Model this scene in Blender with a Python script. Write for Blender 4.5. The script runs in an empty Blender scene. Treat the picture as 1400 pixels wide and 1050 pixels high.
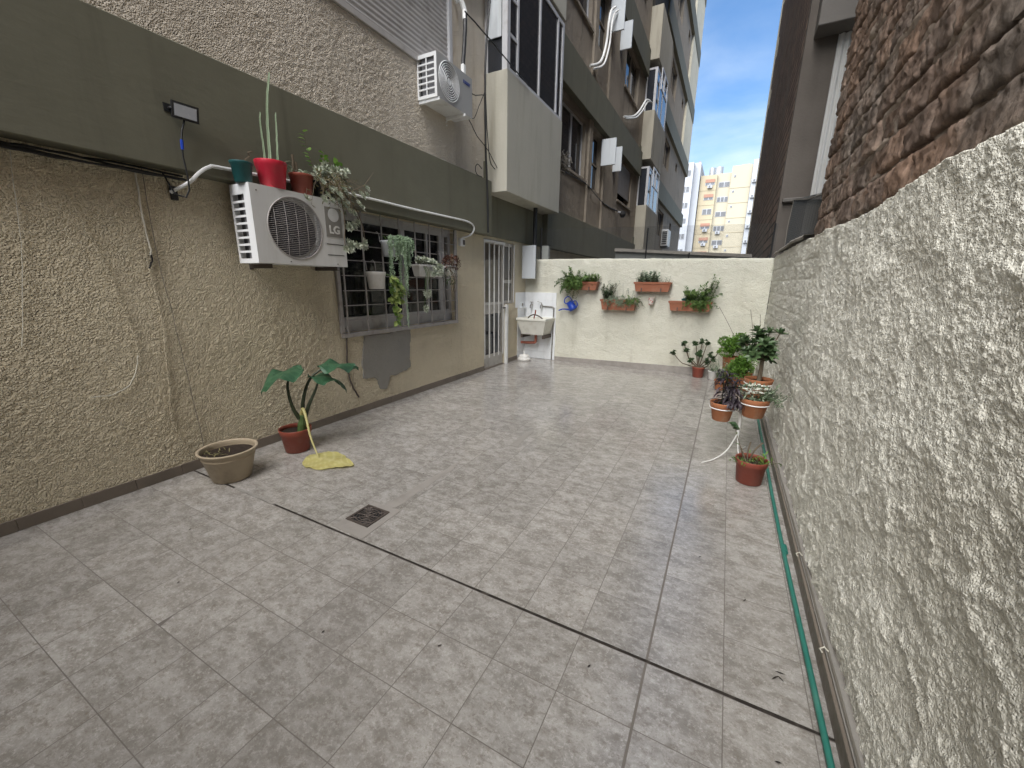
import bpy, math, random
import numpy as np
from mathutils import Vector, Matrix

random.seed(7)
rng = np.random.default_rng(11)
sc = bpy.context.scene
COL = sc.collection

# ------------------------------------------------------------------ camera
CAM_YAW, CAM_PITCH, CAM_ROLL = 0.48236, 0.24667, 0.01275
cam_d = bpy.data.cameras.new('camera')
cam = bpy.data.objects.new('camera', cam_d)
COL.objects.link(cam)
cam_d.sensor_fit = 'HORIZONTAL'
cam_d.sensor_width = 36.0
cam_d.lens = 36.0 * 546.7 / 1400.0
cam_d.clip_start = 0.05
cam_d.clip_end = 2000.0
_f = Vector((-math.sin(CAM_YAW) * math.cos(CAM_PITCH), math.cos(CAM_YAW) * math.cos(CAM_PITCH), -math.sin(CAM_PITCH)))
_r = Vector((math.cos(CAM_YAW), math.sin(CAM_YAW), 0))
_u = _r.cross(_f)
_r2 = _r * math.cos(CAM_ROLL) + _u * math.sin(CAM_ROLL)
_u2 = _u * math.cos(CAM_ROLL) - _r * math.sin(CAM_ROLL)
_m = Matrix((_r2, _u2, -_f)).transposed().to_4x4()
_m.translation = Vector((0, 0, 1.5))
cam.matrix_world = _m
sc.camera = cam

# ------------------------------------------------------------------ world, sun, exposure
SUN_EL, SUN_AZ = math.radians(52), math.radians(180 + 17)      # the sun stands behind the camera, veiled by cloud
world = bpy.data.worlds.new('World')
sc.world = world
world.use_nodes = True
wn, wl = world.node_tree.nodes, world.node_tree.links
wn.clear()
w_out = wn.new('ShaderNodeOutputWorld')
w_bg = wn.new('ShaderNodeBackground')
w_bg.inputs['Strength'].default_value = 0.08
w_sky = wn.new('ShaderNodeTexSky')
w_sky.sky_type = 'NISHITA'
w_sky.sun_disc = False
w_sky.sun_elevation = SUN_EL
w_sky.sun_rotation = SUN_AZ
w_sky.air_density = 1.0
w_sky.dust_density = 0.3
w_sky.ozone_density = 3.0
w_hs = wn.new('ShaderNodeHueSaturation')
w_hs.inputs['Saturation'].default_value = 1.15
wl.new(w_sky.outputs[0], w_hs.inputs['Color'])
w_tc = wn.new('ShaderNodeTexCoord')
w_sep = wn.new('ShaderNodeSeparateXYZ')
wl.new(w_tc.outputs['Generated'], w_sep.inputs[0])
w_mx = wn.new('ShaderNodeMath'); w_mx.operation = 'MAXIMUM'; w_mx.inputs[1].default_value = 0.03
wl.new(w_sep.outputs['Z'], w_mx.inputs[0])
w_add = wn.new('ShaderNodeMath'); w_add.operation = 'ADD'; w_add.inputs[1].default_value = 0.12
wl.new(w_mx.outputs[0], w_add.inputs[0])
w_dx = wn.new('ShaderNodeMath'); w_dx.operation = 'DIVIDE'
w_dy = wn.new('ShaderNodeMath'); w_dy.operation = 'DIVIDE'
wl.new(w_sep.outputs['X'], w_dx.inputs[0]); wl.new(w_add.outputs[0], w_dx.inputs[1])
wl.new(w_sep.outputs['Y'], w_dy.inputs[0]); wl.new(w_add.outputs[0], w_dy.inputs[1])
w_cmb = wn.new('ShaderNodeCombineXYZ')
wl.new(w_dx.outputs[0], w_cmb.inputs[0]); wl.new(w_dy.outputs[0], w_cmb.inputs[1])
w_no = wn.new('ShaderNodeTexNoise')
w_no.inputs['Scale'].default_value = 1.1
w_no.inputs['Detail'].default_value = 9
w_no.inputs['Roughness'].default_value = 0.55
w_no.inputs['Distortion'].default_value = 0.25
wl.new(w_cmb.outputs[0], w_no.inputs['Vector'])
w_low = wn.new('ShaderNodeMapRange')                          # more cloud lower down, as in any broken sky
w_low.inputs['From Min'].default_value = 0.05; w_low.inputs['From Max'].default_value = 0.62
w_low.inputs['To Min'].default_value = 0.35; w_low.inputs['To Max'].default_value = -0.20
wl.new(w_sep.outputs['Z'], w_low.inputs['Value'])
w_sum = wn.new('ShaderNodeMath'); w_sum.operation = 'ADD'
wl.new(w_no.outputs['Fac'], w_sum.inputs[0]); wl.new(w_low.outputs[0], w_sum.inputs[1])
w_rmp = wn.new('ShaderNodeMapRange'); w_rmp.interpolation_type = 'SMOOTHSTEP'
w_rmp.inputs['From Min'].default_value = 0.42; w_rmp.inputs['From Max'].default_value = 0.98
w_rmp.inputs['To Min'].default_value = 0.0; w_rmp.inputs['To Max'].default_value = 0.85
wl.new(w_sum.outputs[0], w_rmp.inputs['Value'])
w_mix = wn.new('ShaderNodeMix'); w_mix.data_type = 'RGBA'
wl.new(w_rmp.outputs[0], w_mix.inputs['Factor'])
wl.new(w_hs.outputs[0], w_mix.inputs['A'])
w_mix.inputs['B'].default_value = (4.7, 5.3, 5.8, 1)
wl.new(w_mix.outputs['Result'], w_bg.inputs['Color'])
wl.new(w_bg.outputs[0], w_out.inputs[0])

sun_d = bpy.data.lights.new('sun', 'SUN')
sun_d.energy = 5.0
sun_d.angle = math.radians(72)
sun_d.color = (1.0, 0.97, 0.925)
sun = bpy.data.objects.new('sun', sun_d)
COL.objects.link(sun)
sun.location = (0, -10, 30)
_sd = Vector((math.sin(SUN_AZ) * math.cos(SUN_EL), math.cos(SUN_AZ) * math.cos(SUN_EL), math.sin(SUN_EL)))
sun.rotation_euler = _sd.to_track_quat('Z', 'Y').to_euler()

sc.view_settings.view_transform = 'Standard'
sc.view_settings.look = 'None'
sc.view_settings.exposure = 1.55
sc.view_settings.gamma = 1.0
sc.view_settings.use_curve_mapping = False
sc.render.resolution_x, sc.render.resolution_y = 1024, 768

# ------------------------------------------------------------------ helpers: noise
def _lat(ix, iy, seed):
    n = (ix * 374761393 + iy * 668265263 + seed * 974634777) & 0xffffffff
    n = ((n ^ (n >> 13)) * 1274126177) & 0xffffffff
    return ((n ^ (n >> 16)) & 0xffff) / 65535.0
def vnoise(x, y, seed=0):
    x = np.asarray(x, float); y = np.asarray(y, float)
    ix, iy = np.floor(x).astype(np.int64), np.floor(y).astype(np.int64)
    fx, fy = x - ix, y - iy
    fx = fx * fx * (3 - 2 * fx); fy = fy * fy * (3 - 2 * fy)
    a, b = _lat(ix, iy, seed), _lat(ix + 1, iy, seed)
    c, d = _lat(ix, iy + 1, seed), _lat(ix + 1, iy + 1, seed)
    return (a * (1 - fx) + b * fx) * (1 - fy) + (c * (1 - fx) + d * fx) * fy - 0.5
def fbm(x, y, seed=0, oct=4, gain=0.5):
    t, amp = 0, 1.0
    for o in range(oct):
        t = t + amp * vnoise(x * 2 ** o, y * 2 ** o, seed + o * 17)
        amp *= gain
    return t

# ------------------------------------------------------------------ helpers: mesh building
ORG = {}
class MB:
    def __init__(s):
        s.v, s.f, s.t = [], [], []
        s.tint = 0.5
    def vert(s, p):
        s.v.append((p[0], p[1], p[2])); s.t.append(s.tint); return len(s.v) - 1
    def verts(s, ps): return [s.vert(p) for p in ps]
    def face(s, *i): s.f.append(tuple(i))
    def box(s, x0, x1, y0, y1, z0, z1):
        i = s.verts([(x0, y0, z0), (x1, y0, z0), (x1, y1, z0), (x0, y1, z0), (x0, y0, z1), (x1, y0, z1), (x1, y1, z1), (x0, y1, z1)])
        for a in ((0, 3, 2, 1), (4, 5, 6, 7), (0, 1, 5, 4), (1, 2, 6, 5), (2, 3, 7, 6), (3, 0, 4, 7)):
            s.f.append(tuple(i[k] for k in a))
        return s
    def cbox(s, c, h, rot=None):
        R = rot or Matrix.Identity(3)
        i = []
        for sz in (-1, 1):
            for sx, sy in ((-1, -1), (1, -1), (1, 1), (-1, 1)):
                q = R @ Vector((sx * h[0], sy * h[1], sz * h[2]))
                i.append(s.vert((c[0] + q.x, c[1] + q.y, c[2] + q.z)))
        for a in ((0, 3, 2, 1), (4, 5, 6, 7), (0, 1, 5, 4), (1, 2, 6, 5), (2, 3, 7, 6), (3, 0, 4, 7)):
            s.f.append(tuple(i[k] for k in a))
        return s
    def bbox(s, x0, x1, y0, y1, z0, z1, b=0.004):
        """box with chamfered edges"""
        X, Y, Z = (x0, x1), (y0, y1), (z0, z1)
        idx = {}
        for a in (0, 1):
            for c in (0, 1):
                for d in (0, 1):
                    sx, sy, sz = (b if a == 0 else -b), (b if c == 0 else -b), (b if d == 0 else -b)
                    idx[a, c, d, 0] = s.vert((X[a], Y[c] + sy, Z[d] + sz))
                    idx[a, c, d, 1] = s.vert((X[a] + sx, Y[c], Z[d] + sz))
                    idx[a, c, d, 2] = s.vert((X[a] + sx, Y[c] + sy, Z[d]))
        g = lambda *k: idx[k]
        s.face(g(0,0,0,0), g(0,0,1,0), g(0,1,1,0), g(0,1,0,0)); s.face(g(1,0,0,0), g(1,1,0,0), g(1,1,1,0), g(1,0,1,0))
        s.face(g(0,0,0,1), g(1,0,0,1), g(1,0,1,1), g(0,0,1,1)); s.face(g(0,1,0,1), g(0,1,1,1), g(1,1,1,1), g(1,1,0,1))
        s.face(g(0,0,0,2), g(0,1,0,2), g(1,1,0,2), g(1,0,0,2)); s.face(g(0,0,1,2), g(1,0,1,2), g(1,1,1,2), g(0,1,1,2))
        for d in (0, 1):
            for c in (0, 1): s.face(g(0,c,d,1), g(0,c,d,2), g(1,c,d,2), g(1,c,d,1))
            for a in (0, 1): s.face(g(a,0,d,0), g(a,1,d,0), g(a,1,d,2), g(a,0,d,2))
        for a in (0, 1):
            for c in (0, 1): s.face(g(a,c,0,0), g(a,c,1,0), g(a,c,1,1), g(a,c,0,1))
        for a in (0, 1):
            for c in (0, 1):
                for d in (0, 1): s.face(g(a,c,d,0), g(a,c,d,1), g(a,c,d,2))
        return s
    def tube(s, pts, r, n=6, cap=True):
        pts = [Vector(p) for p in pts]
        rr = r if isinstance(r, (list, tuple)) else [r] * len(pts)
        prev = None; up = None
        for k, p in enumerate(pts):
            d = (pts[min(k + 1, len(pts) - 1)] - pts[max(k - 1, 0)])
            if d.length < 1e-9: d = Vector((0, 0, 1))
            d.normalize()
            if up is None:
                up = Vector((0, 0, 1)) if abs(d.z) < 0.9 else Vector((1, 0, 0))
            a = d.cross(up)
            if a.length < 1e-6: a = d.cross(Vector((0, 1, 0)))
            a.normalize(); b = a.cross(d); up = b
            ring = [s.vert(p + (a * math.cos(2 * math.pi * q / n) + b * math.sin(2 * math.pi * q / n)) * rr[k]) for q in range(n)]
            if prev:
                for q in range(n): s.face(prev[q], prev[(q + 1) % n], ring[(q + 1) % n], ring[q])
            elif cap: s.f.append(tuple(ring[::-1]))
            prev = ring
        if cap: s.f.append(tuple(prev))
        return s
    def lathe(s, c, prof, n=24, rx=1, ry=1, close=False):
        """prof: list of (radius, z) bottom to top along the outside then down the inside"""
        prev = None; first = None
        for (r, z) in prof:
            if r < 1e-6:
                ring = [s.vert((c[0], c[1], c[2] + z))] * n
            else:
                ring = [s.vert((c[0] + rx * r * math.cos(2 * math.pi * q / n), c[1] + ry * r * math.sin(2 * math.pi * q / n), c[2] + z)) for q in range(n)]
            if prev:
                for q in range(n):
                    a, b, cc, d = prev[q], prev[(q + 1) % n], ring[(q + 1) % n], ring[q]
                    fs = []
                    for i in (a, b, cc, d):
                        if i not in fs: fs.append(i)
                    if len(fs) > 2: s.f.append(tuple(fs))
            prev = ring
        return s
    def grid(s, P):
        """P: array (n,m,3)"""
        n, m = P.shape[:2]
        o = len(s.v)
        s.v.extend(map(tuple, P.reshape(-1, 3))); s.t.extend([s.tint] * (n * m))
        for i in range(n - 1):
            for j in range(m - 1):
                a = o + i * m + j
                s.f.append((a, a + 1, a + m + 1, a + m))
        return s
    def blade(s, p, d, nrm, L, W, segs=3, curl=0.0, cup=0.15, prof=None):
        """a leaf: centre line from p along d, drooping towards -nrm"""
        p = Vector(p); d = Vector(d).normalized(); nrm = Vector(nrm)
        side = d.cross(nrm)
        if side.length < 1e-6: side = d.cross(Vector((0.3, 0.5, 0.8)))
        side.normalize(); nrm = side.cross(d).normalized()
        rows = []
        ang = 0; q = p.copy()
        for k in range(segs + 1):
            t = k / segs
            w = W * 0.5 * (prof(t) if prof else math.sin(math.pi * min(0.97, 0.08 + 0.9 * t)) ** 0.8)
            dd = d * math.cos(ang) - nrm * math.sin(ang)
            nn = nrm * math.cos(ang) + d * math.sin(ang)
            if k == segs:
                rows.append((s.vert(q),)); break
            if k == 0 and not prof: rows.append((s.vert(q),))
            else:
                rows.append((s.vert(q - side * w + nn * cup * w), s.vert(q), s.vert(q + side * w + nn * cup * w)))
            q = q + dd * (L / segs); ang += curl / segs
        for a, b in zip(rows[:-1], rows[1:]):
            if len(a) == 1 and len(b) == 3:
                s.face(a[0], b[1], b[0]); s.face(a[0], b[2], b[1])
            elif len(a) == 3 and len(b) == 3:
                s.face(a[0], a[1], b[1], b[0]); s.face(a[1], a[2], b[2], b[1])
            elif len(a) == 3 and len(b) == 1:
                s.face(a[0], a[1], b[0]); s.face(a[1], a[2], b[0])
        return s
    def bean(s, p, d, L, W):
        """plump succulent leaf"""
        p = Vector(p); d = Vector(d).normalized()
        a = d.cross(Vector((0.31, 0.2, 0.93))); a.normalize(); b = a.cross(d)
        i0 = s.vert(p); i5 = s.vert(p + d * L)
        r = [s.vert(p + d * L * 0.5 + a * W * 0.5 * cx + b * W * 0.4 * cy) for cx, cy in ((1, 0), (0, 1), (-1, 0), (0, -1))]
        for k in range(4):
            s.face(i0, r[(k + 1) % 4], r[k]); s.face(i5, r[k], r[(k + 1) % 4])
        return s

def build(name, mb, mat, parent=None, smooth=False, origin=None, auto=None):
    org = Vector(origin) if origin is not None else (ORG[parent.name] if parent else Vector((0, 0, 0)))
    me = bpy.data.meshes.new(name)
    co = np.array(mb.v, float).reshape(-1, 3) - np.array(org)
    me.from_pydata(co.tolist(), [], mb.f)
    at = me.attributes.new('tint', 'FLOAT', 'POINT')
    at.data.foreach_set('value', np.array(mb.t, np.float32))
    if smooth: me.polygons.foreach_set('use_smooth', [True] * len(me.polygons))
    me.materials.append(mat)
    me.validate(); me.update()
    o = bpy.data.objects.new(name, me)
    COL.objects.link(o)
    if parent is None: o.location = org
    o.parent = parent
    ORG[o.name] = org
    return o

def grid_obj(name, P, mat, parent=None, smooth=True, flip=False, keep=None):
    """fast regular grid, P (n,m,3) in world space"""
    n, m = P.shape[:2]
    org = ORG[parent.name] if parent else Vector((0, 0, 0))
    me = bpy.data.meshes.new(name)
    idx = np.arange(n * m).reshape(n, m)
    q = np.stack([idx[:-1, :-1], idx[:-1, 1:], idx[1:, 1:], idx[1:, :-1]], -1).reshape(-1, 4)
    if flip: q = q[:, ::-1]
    if keep is not None: q = np.ascontiguousarray(q[keep.ravel()])
    me.vertices.add(n * m); me.vertices.foreach_set('co', (P.reshape(-1, 3) - np.array(org)).astype(np.float32).ravel())
    me.loops.add(q.size); me.loops.foreach_set('vertex_index', q.astype(np.int32).ravel())
    me.polygons.add(len(q)); me.polygons.foreach_set('loop_start', np.arange(0, q.size, 4, dtype=np.int32))
    me.polygons.foreach_set('loop_total', np.full(len(q), 4, np.int32))
    if smooth: me.polygons.foreach_set('use_smooth', np.ones(len(q), bool))
    me.update(); me.validate()
    me.materials.append(mat)
    o = bpy.data.objects.new(name, me); COL.objects.link(o); o.parent = parent
    ORG[o.name] = org
    return o

def tag(o, label=None, cat=None, group=None, kind=None):
    if label: o['label'] = label
    if cat: o['category'] = cat
    if group: o['group'] = group
    if kind: o['kind'] = kind
    return o
def thing(name, label, cat, loc, group=None):
    o = bpy.data.objects.new(name, None); COL.objects.link(o)
    o.empty_display_size = 0.1
    o.location = loc
    ORG[o.name] = Vector(loc)
    return tag(o, label, cat, group)
def clone(src, parent, loc=None, rot=None, scale=None):
    c = src.copy(); COL.objects.link(c); c.parent = parent
    if loc is not None: c.location = loc
    if rot is not None: c.rotation_euler = rot
    if scale is not None: c.scale = scale
    return c
def text_part(name, s, size, mat, parent, loc, rot, ext=0.001, bold=0.0, sx=1.0):
    cu = bpy.data.curves.new(name, 'FONT'); cu.body = s; cu.size = size; cu.extrude = ext; cu.offset = bold
    cu.align_x = 'CENTER'; cu.align_y = 'CENTER'
    t = bpy.data.objects.new(name + '_tmp', cu); COL.objects.link(t)
    bpy.context.view_layer.update()
    me = bpy.data.meshes.new_from_object(t.evaluated_get(bpy.context.evaluated_depsgraph_get()))
    bpy.data.objects.remove(t); bpy.data.curves.remove(cu)
    me.materials.clear(); me.materials.append(mat)
    o = bpy.data.objects.new(name, me); COL.objects.link(o)
    o.parent = parent
    o.location = Vector(loc) - ORG[parent.name]; o.rotation_euler = rot; o.scale = (sx, 1, 1)
    return o

# ------------------------------------------------------------------ materials
class NT:
    def __init__(s, name):
        s.m = bpy.data.materials.new(name); s.m.use_nodes = True
        s.n, s.l = s.m.node_tree.nodes, s.m.node_tree.links
        s.b = s.n['Principled BSDF']
    def new(s, t, **kw):
        n = s.n.new(t)
        for k, v in kw.items(): setattr(n, k, v)
        return n
    def link(s, a, b): s.l.new(a, b)
    def pos(s, scale=(1, 1, 1), obj=False, rand=False):
        if obj: src = s.new('ShaderNodeTexCoord').outputs['Object']
        else: src = s.new('ShaderNodeNewGeometry').outputs['Position']
        if rand:
            oi = s.new('ShaderNodeObjectInfo')
            mu = s.new('ShaderNodeMath', operation='MULTIPLY'); mu.inputs[1].default_value = 57.0
            s.link(oi.outputs['Random'], mu.inputs[0])
            ad = s.new('ShaderNodeVectorMath', operation='ADD')
            s.link(src, ad.inputs[0]); s.link(mu.outputs[0], ad.inputs[1]); src = ad.outputs[0]
        mp = s.new('ShaderNodeMapping'); mp.inputs['Scale'].default_value = scale
        s.link(src, mp.inputs['Vector'])
        return mp.outputs[0]
    def noise(s, vec, scale, detail=4, rough=0.55, dist=0.0):
        n = s.new('ShaderNodeTexNoise'); n.inputs['Scale'].default_value = scale; n.inputs['Detail'].default_value = detail
        n.inputs['Roughness'].default_value = rough; n.inputs['Distortion'].default_value = dist
        s.link(vec, n.inputs['Vector']); return n.outputs['Fac']
    def voro(s, vec, scale, feature='SMOOTH_F1', rnd=1.0):
        n = s.new('ShaderNodeTexVoronoi'); n.feature = feature; n.inputs['Scale'].default_value = scale
        n.inputs['Randomness'].default_value = rnd
        s.link(vec, n.inputs['Vector']); return n.outputs['Distance']
    def rng(s, v, a, b, c=0.0, d=1.0, smooth=True):
        n = s.new('ShaderNodeMapRange'); n.interpolation_type = 'SMOOTHSTEP' if smooth else 'LINEAR'
        for k, x in (('From Min', a), ('From Max', b), ('To Min', c), ('To Max', d)): n.inputs[k].default_value = x
        s.link(v, n.inputs['Value']); return n.outputs[0]
    def mix(s, f, a, b, mode='MIX'):
        n = s.new('ShaderNodeMix'); n.data_type = 'RGBA'; n.blend_type = mode
        for k, x in (('Factor', f), ('A', a), ('B', b)):
            if isinstance(x, (int, float)): n.inputs[k].default_value = x
            elif isinstance(x, (tuple, list)): n.inputs[k].default_value = (x[0], x[1], x[2], 1)
            else: s.link(x, n.inputs[k])
        return n.outputs['Result']
    def math(s, op, a, b):
        n = s.new('ShaderNodeMath', operation=op)
        for i, x in enumerate((a, b)):
            if isinstance(x, (int, float)): n.inputs[i].default_value = x
            else: s.link(x, n.inputs[i])
        return n.outputs[0]
    def color(s, c):
        if isinstance(c, (tuple, list)): s.b.inputs['Base Color'].default_value = (c[0], c[1], c[2], 1)
        else: s.link(c, s.b.inputs['Base Color'])
    def bump(s, h, strength, dist, prev=None):
        n = s.new('ShaderNodeBump'); n.inputs['Strength'].default_value = strength; n.inputs['Distance'].default_value = dist
        s.link(h, n.inputs['Height'])
        if prev is not None: s.link(prev, n.inputs['Normal'])
        return n.outputs[0]
    def fin(s, rough=0.8, spec=0.3, normal=None, metal=0.0):
        if isinstance(rough, (int, float)): s.b.inputs['Roughness'].default_value = rough
        else: s.link(rough, s.b.inputs['Roughness'])
        s.b.inputs['Specular IOR Level'].default_value = spec
        s.b.inputs['Metallic'].default_value = metal
        if normal is not None: s.link(normal, s.b.inputs['Normal'])
        return s.m

def sc3(c, k): return (c[0] * k, c[1] * k, c[2] * k)
def M(name, base, rough=0.6, var=0.15, vs=6.0, bump=0.0, bs=60.0, spec=0.4, metal=0.0, dirt=None, damt=0.5, ds=3.0, streak=0.0, obj=True):
    """plain procedural material: base colour with mottling, optional dirt patches and fine relief"""
    t = NT(name)
    v = t.pos(obj=obj)
    c = t.mix(t.noise(v, vs, 5), sc3(base, 1 - var), sc3(base, 1 + var))
    if dirt:
        vv = t.pos((1, 1, 0.12 if streak else 1), obj=obj)
        f = t.rng(t.noise(vv, ds, 6, 0.62), 0.48, 0.75, 0, damt)
        c = t.mix(f, c, dirt)
    t.color(c)
    nrm = t.bump(t.noise(v, bs, 4), bump, 0.01) if bump else None
    rr = t.rng(t.noise(v, vs * 2, 3), 0.3, 0.7, max(0.05, rough - 0.08), min(1, rough + 0.08))
    return t.fin(rr, spec, nrm, metal)

def stucco(name, base, dirt, gscale=48.0, dist=0.012, strength=0.9, streaks=0.55, patch=0.4, var=0.12, contrast=(0.38, 0.66)):
    t = NT(name)
    v = t.pos()
    c = t.mix(t.noise(v, 1.7, 6, 0.6), sc3(base, 1 - var), sc3(base, 1 + var))
    c = t.mix(t.rng(t.noise(t.pos((1, 1, 0.10)), 3.2, 6, 0.65), 0.52, 0.78, 0, streaks), c, dirt)
    c = t.mix(t.rng(t.noise(v, 0.9, 5, 0.6), 0.50, 0.74, 0, patch), c, sc3(dirt, 1.25))
    t.color(c)
    vo = t.voro(v, gscale * 1.55, 'F1')
    vo = t.rng(vo, 0.10, 0.75, 1.0, 0.0)
    g = t.math('ADD', vo, t.math('MULTIPLY', t.noise(v, gscale * 0.9, 4, 0.65), 1.5))
    n1 = t.bump(g, strength, dist * 0.8)
    n2 = t.bump(t.noise(v, gscale * 5, 2), 0.35, 0.004, n1)
    n3 = t.bump(t.noise(v, 5.0, 5, 0.6), 0.5, 0.07, n2)
    return t.fin(0.92, 0.15, n3)

def leafmat(name, a, b, rough=0.45, trans=0.25, spec=0.4):
    t = NT(name)
    at = t.new('ShaderNodeAttribute'); at.attribute_name = 'tint'
    c = t.mix(at.outputs['Fac'], a, b)
    t.color(c)
    t.fin(rough, spec)
    if trans > 0:
        tr = t.new('ShaderNodeBsdfTranslucent'); t.link(c, tr.inputs['Color'])
        ms = t.new('ShaderNodeMixShader'); ms.inputs[0].default_value = trans
        t.link(t.b.outputs[0], ms.inputs[1]); t.link(tr.outputs[0], ms.inputs[2])
        t.link(ms.outputs[0], t.n['Material Output'].inputs['Surface'])
    return t.m
# ------------------------------------------------------------------ material instances
WHITEDIRT = (0.33, 0.29, 0.22)
m_cream = stucco('cream_stucco', (0.69, 0.61, 0.45), (0.36, 0.305, 0.21), 54, 0.012, 1.0, 0.5, 0.45)
m_upper = stucco('beige_stucco', (0.62, 0.555, 0.46), (0.37, 0.315, 0.24), 56, 0.010, 1.0, 0.6, 0.3)
m_grime = stucco('weathered_render', (0.30, 0.26, 0.21), (0.13, 0.105, 0.085), 40, 0.008, 0.6, 0.75, 0.5)
m_back = stucco('pale_cream_stucco', (0.70, 0.685, 0.58), (0.43, 0.40, 0.31), 48, 0.010, 0.85, 0.42, 0.25, 0.06)
m_farcream = stucco('cream_render', (0.62, 0.58, 0.46), (0.35, 0.31, 0.24), 20, 0.006, 0.4, 0.5, 0.3)

def olive():
    t = NT('olive_paint')
    v = t.pos()
    c = t.mix(t.noise(v, 2.2, 6, 0.6), (0.120, 0.117, 0.083), (0.180, 0.174, 0.128))
    c = t.mix(t.rng(t.noise(t.pos((1, 1, 0.08)), 4.5, 6, 0.65), 0.5, 0.8, 0, 0.6), c, (0.085, 0.080, 0.056))
    c = t.mix(t.rng(t.noise(t.pos((1, 0.6, 0.3)), 9, 5, 0.7), 0.62, 0.8, 0, 0.35), c, (0.19, 0.185, 0.14))
    t.color(c)
    n = t.bump(t.noise(t.pos((1, 0.4, 1)), 22, 5, 0.6), 0.35, 0.005)
    return t.fin(0.75, 0.3, n)
m_olive = olive()

def tilemat():
    t = NT('stone_look_tile')
    v = t.pos(rand=True)
    vs = t.pos((1.0, 1.5, 1.0), rand=True)
    c = t.mix(t.rng(t.noise(vs, 9, 9, 0.72, 0.2), 0.36, 0.64), (0.242, 0.226, 0.203), (0.405, 0.388, 0.361))
    c = t.mix(t.rng(t.noise(vs, 24, 8, 0.78, 0.3), 0.50, 0.64, 0, 0.66), c, (0.190, 0.165, 0.137))
    c = t.mix(t.rng(t.noise(v, 60, 6, 0.8), 0.50, 0.64, 0, 0.50), c, (0.57, 0.55, 0.52))
    c = t.mix(t.rng(t.noise(v, 130, 4, 0.8), 0.54, 0.66, 0, 0.50), c, (0.19, 0.158, 0.130))
    g = t.pos()
    c = t.mix(t.rng(t.noise(g, 0.7, 5, 0.6), 0.42, 0.75, 0, 0.30), c, (0.20, 0.182, 0.160))
    oi = t.new('ShaderNodeObjectInfo')
    c = t.mix(1.0, c, t.mix(oi.outputs['Random'], (0.91, 0.905, 0.90), (1.06, 1.055, 1.05)), 'MULTIPLY')
    t.color(c)
    n = t.bump(t.noise(vs, 40, 6, 0.7), 0.22, 0.003)
    r = t.rng(t.noise(g, 3.0, 5, 0.6), 0.3, 0.7, 0.10, 0.20)
    return t.fin(r, 0.8, n)
m_tile = tilemat()
m_grout = M('grout', (0.165, 0.148, 0.132), 0.9, 0.2, 9, 0.3, 90, 0.1, dirt=(0.135, 0.12, 0.105), obj=False)
m_joint = M('tarry_joint', (0.035, 0.030, 0.026), 0.9, 0.5, 25, 0.6, 120, 0.1, dirt=(0.14, 0.12, 0.10), ds=14, damt=0.5, obj=False)
m_cement = M('cement', (0.275, 0.258, 0.232), 0.85, 0.18, 7, 0.5, 40, 0.2, dirt=(0.14, 0.13, 0.115), ds=6, obj=False)
m_fcement = M('floor_cement', (0.285, 0.264, 0.238), 0.7, 0.2, 9, 0.3, 50, 0.3, dirt=(0.20, 0.18, 0.157), ds=7, obj=False)
m_patch = M('wall_cement', (0.27, 0.26, 0.235), 0.9, 0.15, 5, 0.6, 45, 0.1, dirt=(0.21, 0.195, 0.17), ds=5, obj=False)
m_skirt = M('brown_skirting_tile', (0.185, 0.155, 0.125), 0.45, 0.2, 12, 0.15, 60, 0.4, dirt=(0.10, 0.085, 0.07), obj=False)
m_skirt2 = M('grey_skirting_tile', (0.30, 0.275, 0.25), 0.5, 0.25, 14, 0.15, 60, 0.4, dirt=(0.17, 0.15, 0.13), obj=False)
m_white = M('white_paint', (0.72, 0.72, 0.70), 0.45, 0.06, 5, 0.05, 40, 0.4, dirt=WHITEDIRT, damt=0.35, ds=6, obj=False)
m_whitemetal = M('white_enamelled_metal', (0.74, 0.75, 0.75), 0.38, 0.05, 4, 0.03, 30, 0.5, dirt=(0.40, 0.37, 0.31), damt=0.45, ds=7, streak=1, obj=False)
m_acfront = M('grey_enamelled_metal', (0.60, 0.60, 0.585), 0.42, 0.06, 4, 0.03, 30, 0.5, dirt=(0.36, 0.33, 0.28), damt=0.5, ds=6, streak=1, obj=False)
m_alu = M('white_aluminium', (0.50, 0.50, 0.51), 0.4, 0.08, 6, 0.03, 30, 0.5, dirt=(0.33, 0.31, 0.29), damt=0.5, ds=8, obj=False)
m_wframe = M('grey_window_frame', (0.36, 0.35, 0.34), 0.45, 0.1, 6, 0.03, 30, 0.4, dirt=(0.18, 0.165, 0.15), damt=0.6, ds=8, obj=False)
m_leafpanel = M('pale_grey_sheet_metal', (0.55, 0.58, 0.60), 0.4, 0.06, 3, 0.04, 20, 0.5, dirt=(0.30, 0.28, 0.25), damt=0.5, ds=5, streak=1, obj=False)
m_bay = M('bay_concrete_paint', (0.44, 0.42, 0.355), 0.85, 0.10, 2, 0.3, 30, 0.2, dirt=(0.30, 0.28, 0.215), damt=0.5, ds=4.5, streak=1, obj=False)
m_bayfar = M('far_bay_concrete', (0.40, 0.37, 0.30), 0.85, 0.12, 2, 0.3, 30, 0.2, dirt=(0.20, 0.175, 0.145), damt=0.7, ds=3, streak=1, obj=False)
m_dark = M('dark_interior', (0.030, 0.026, 0.022), 0.9, 0.4, 1.5, obj=False)
m_curtain = M('faded_curtain', (0.34, 0.31, 0.27), 0.9, 0.15, 5, obj=False)
m_black = M('black_plastic', (0.018, 0.018, 0.018), 0.5, 0.2, 8)
m_grate = M('corroded_iron', (0.11, 0.090, 0.078), 0.6, 0.35, 40, 0.3, 120, 0.5, metal=0.5, obj=False)
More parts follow.
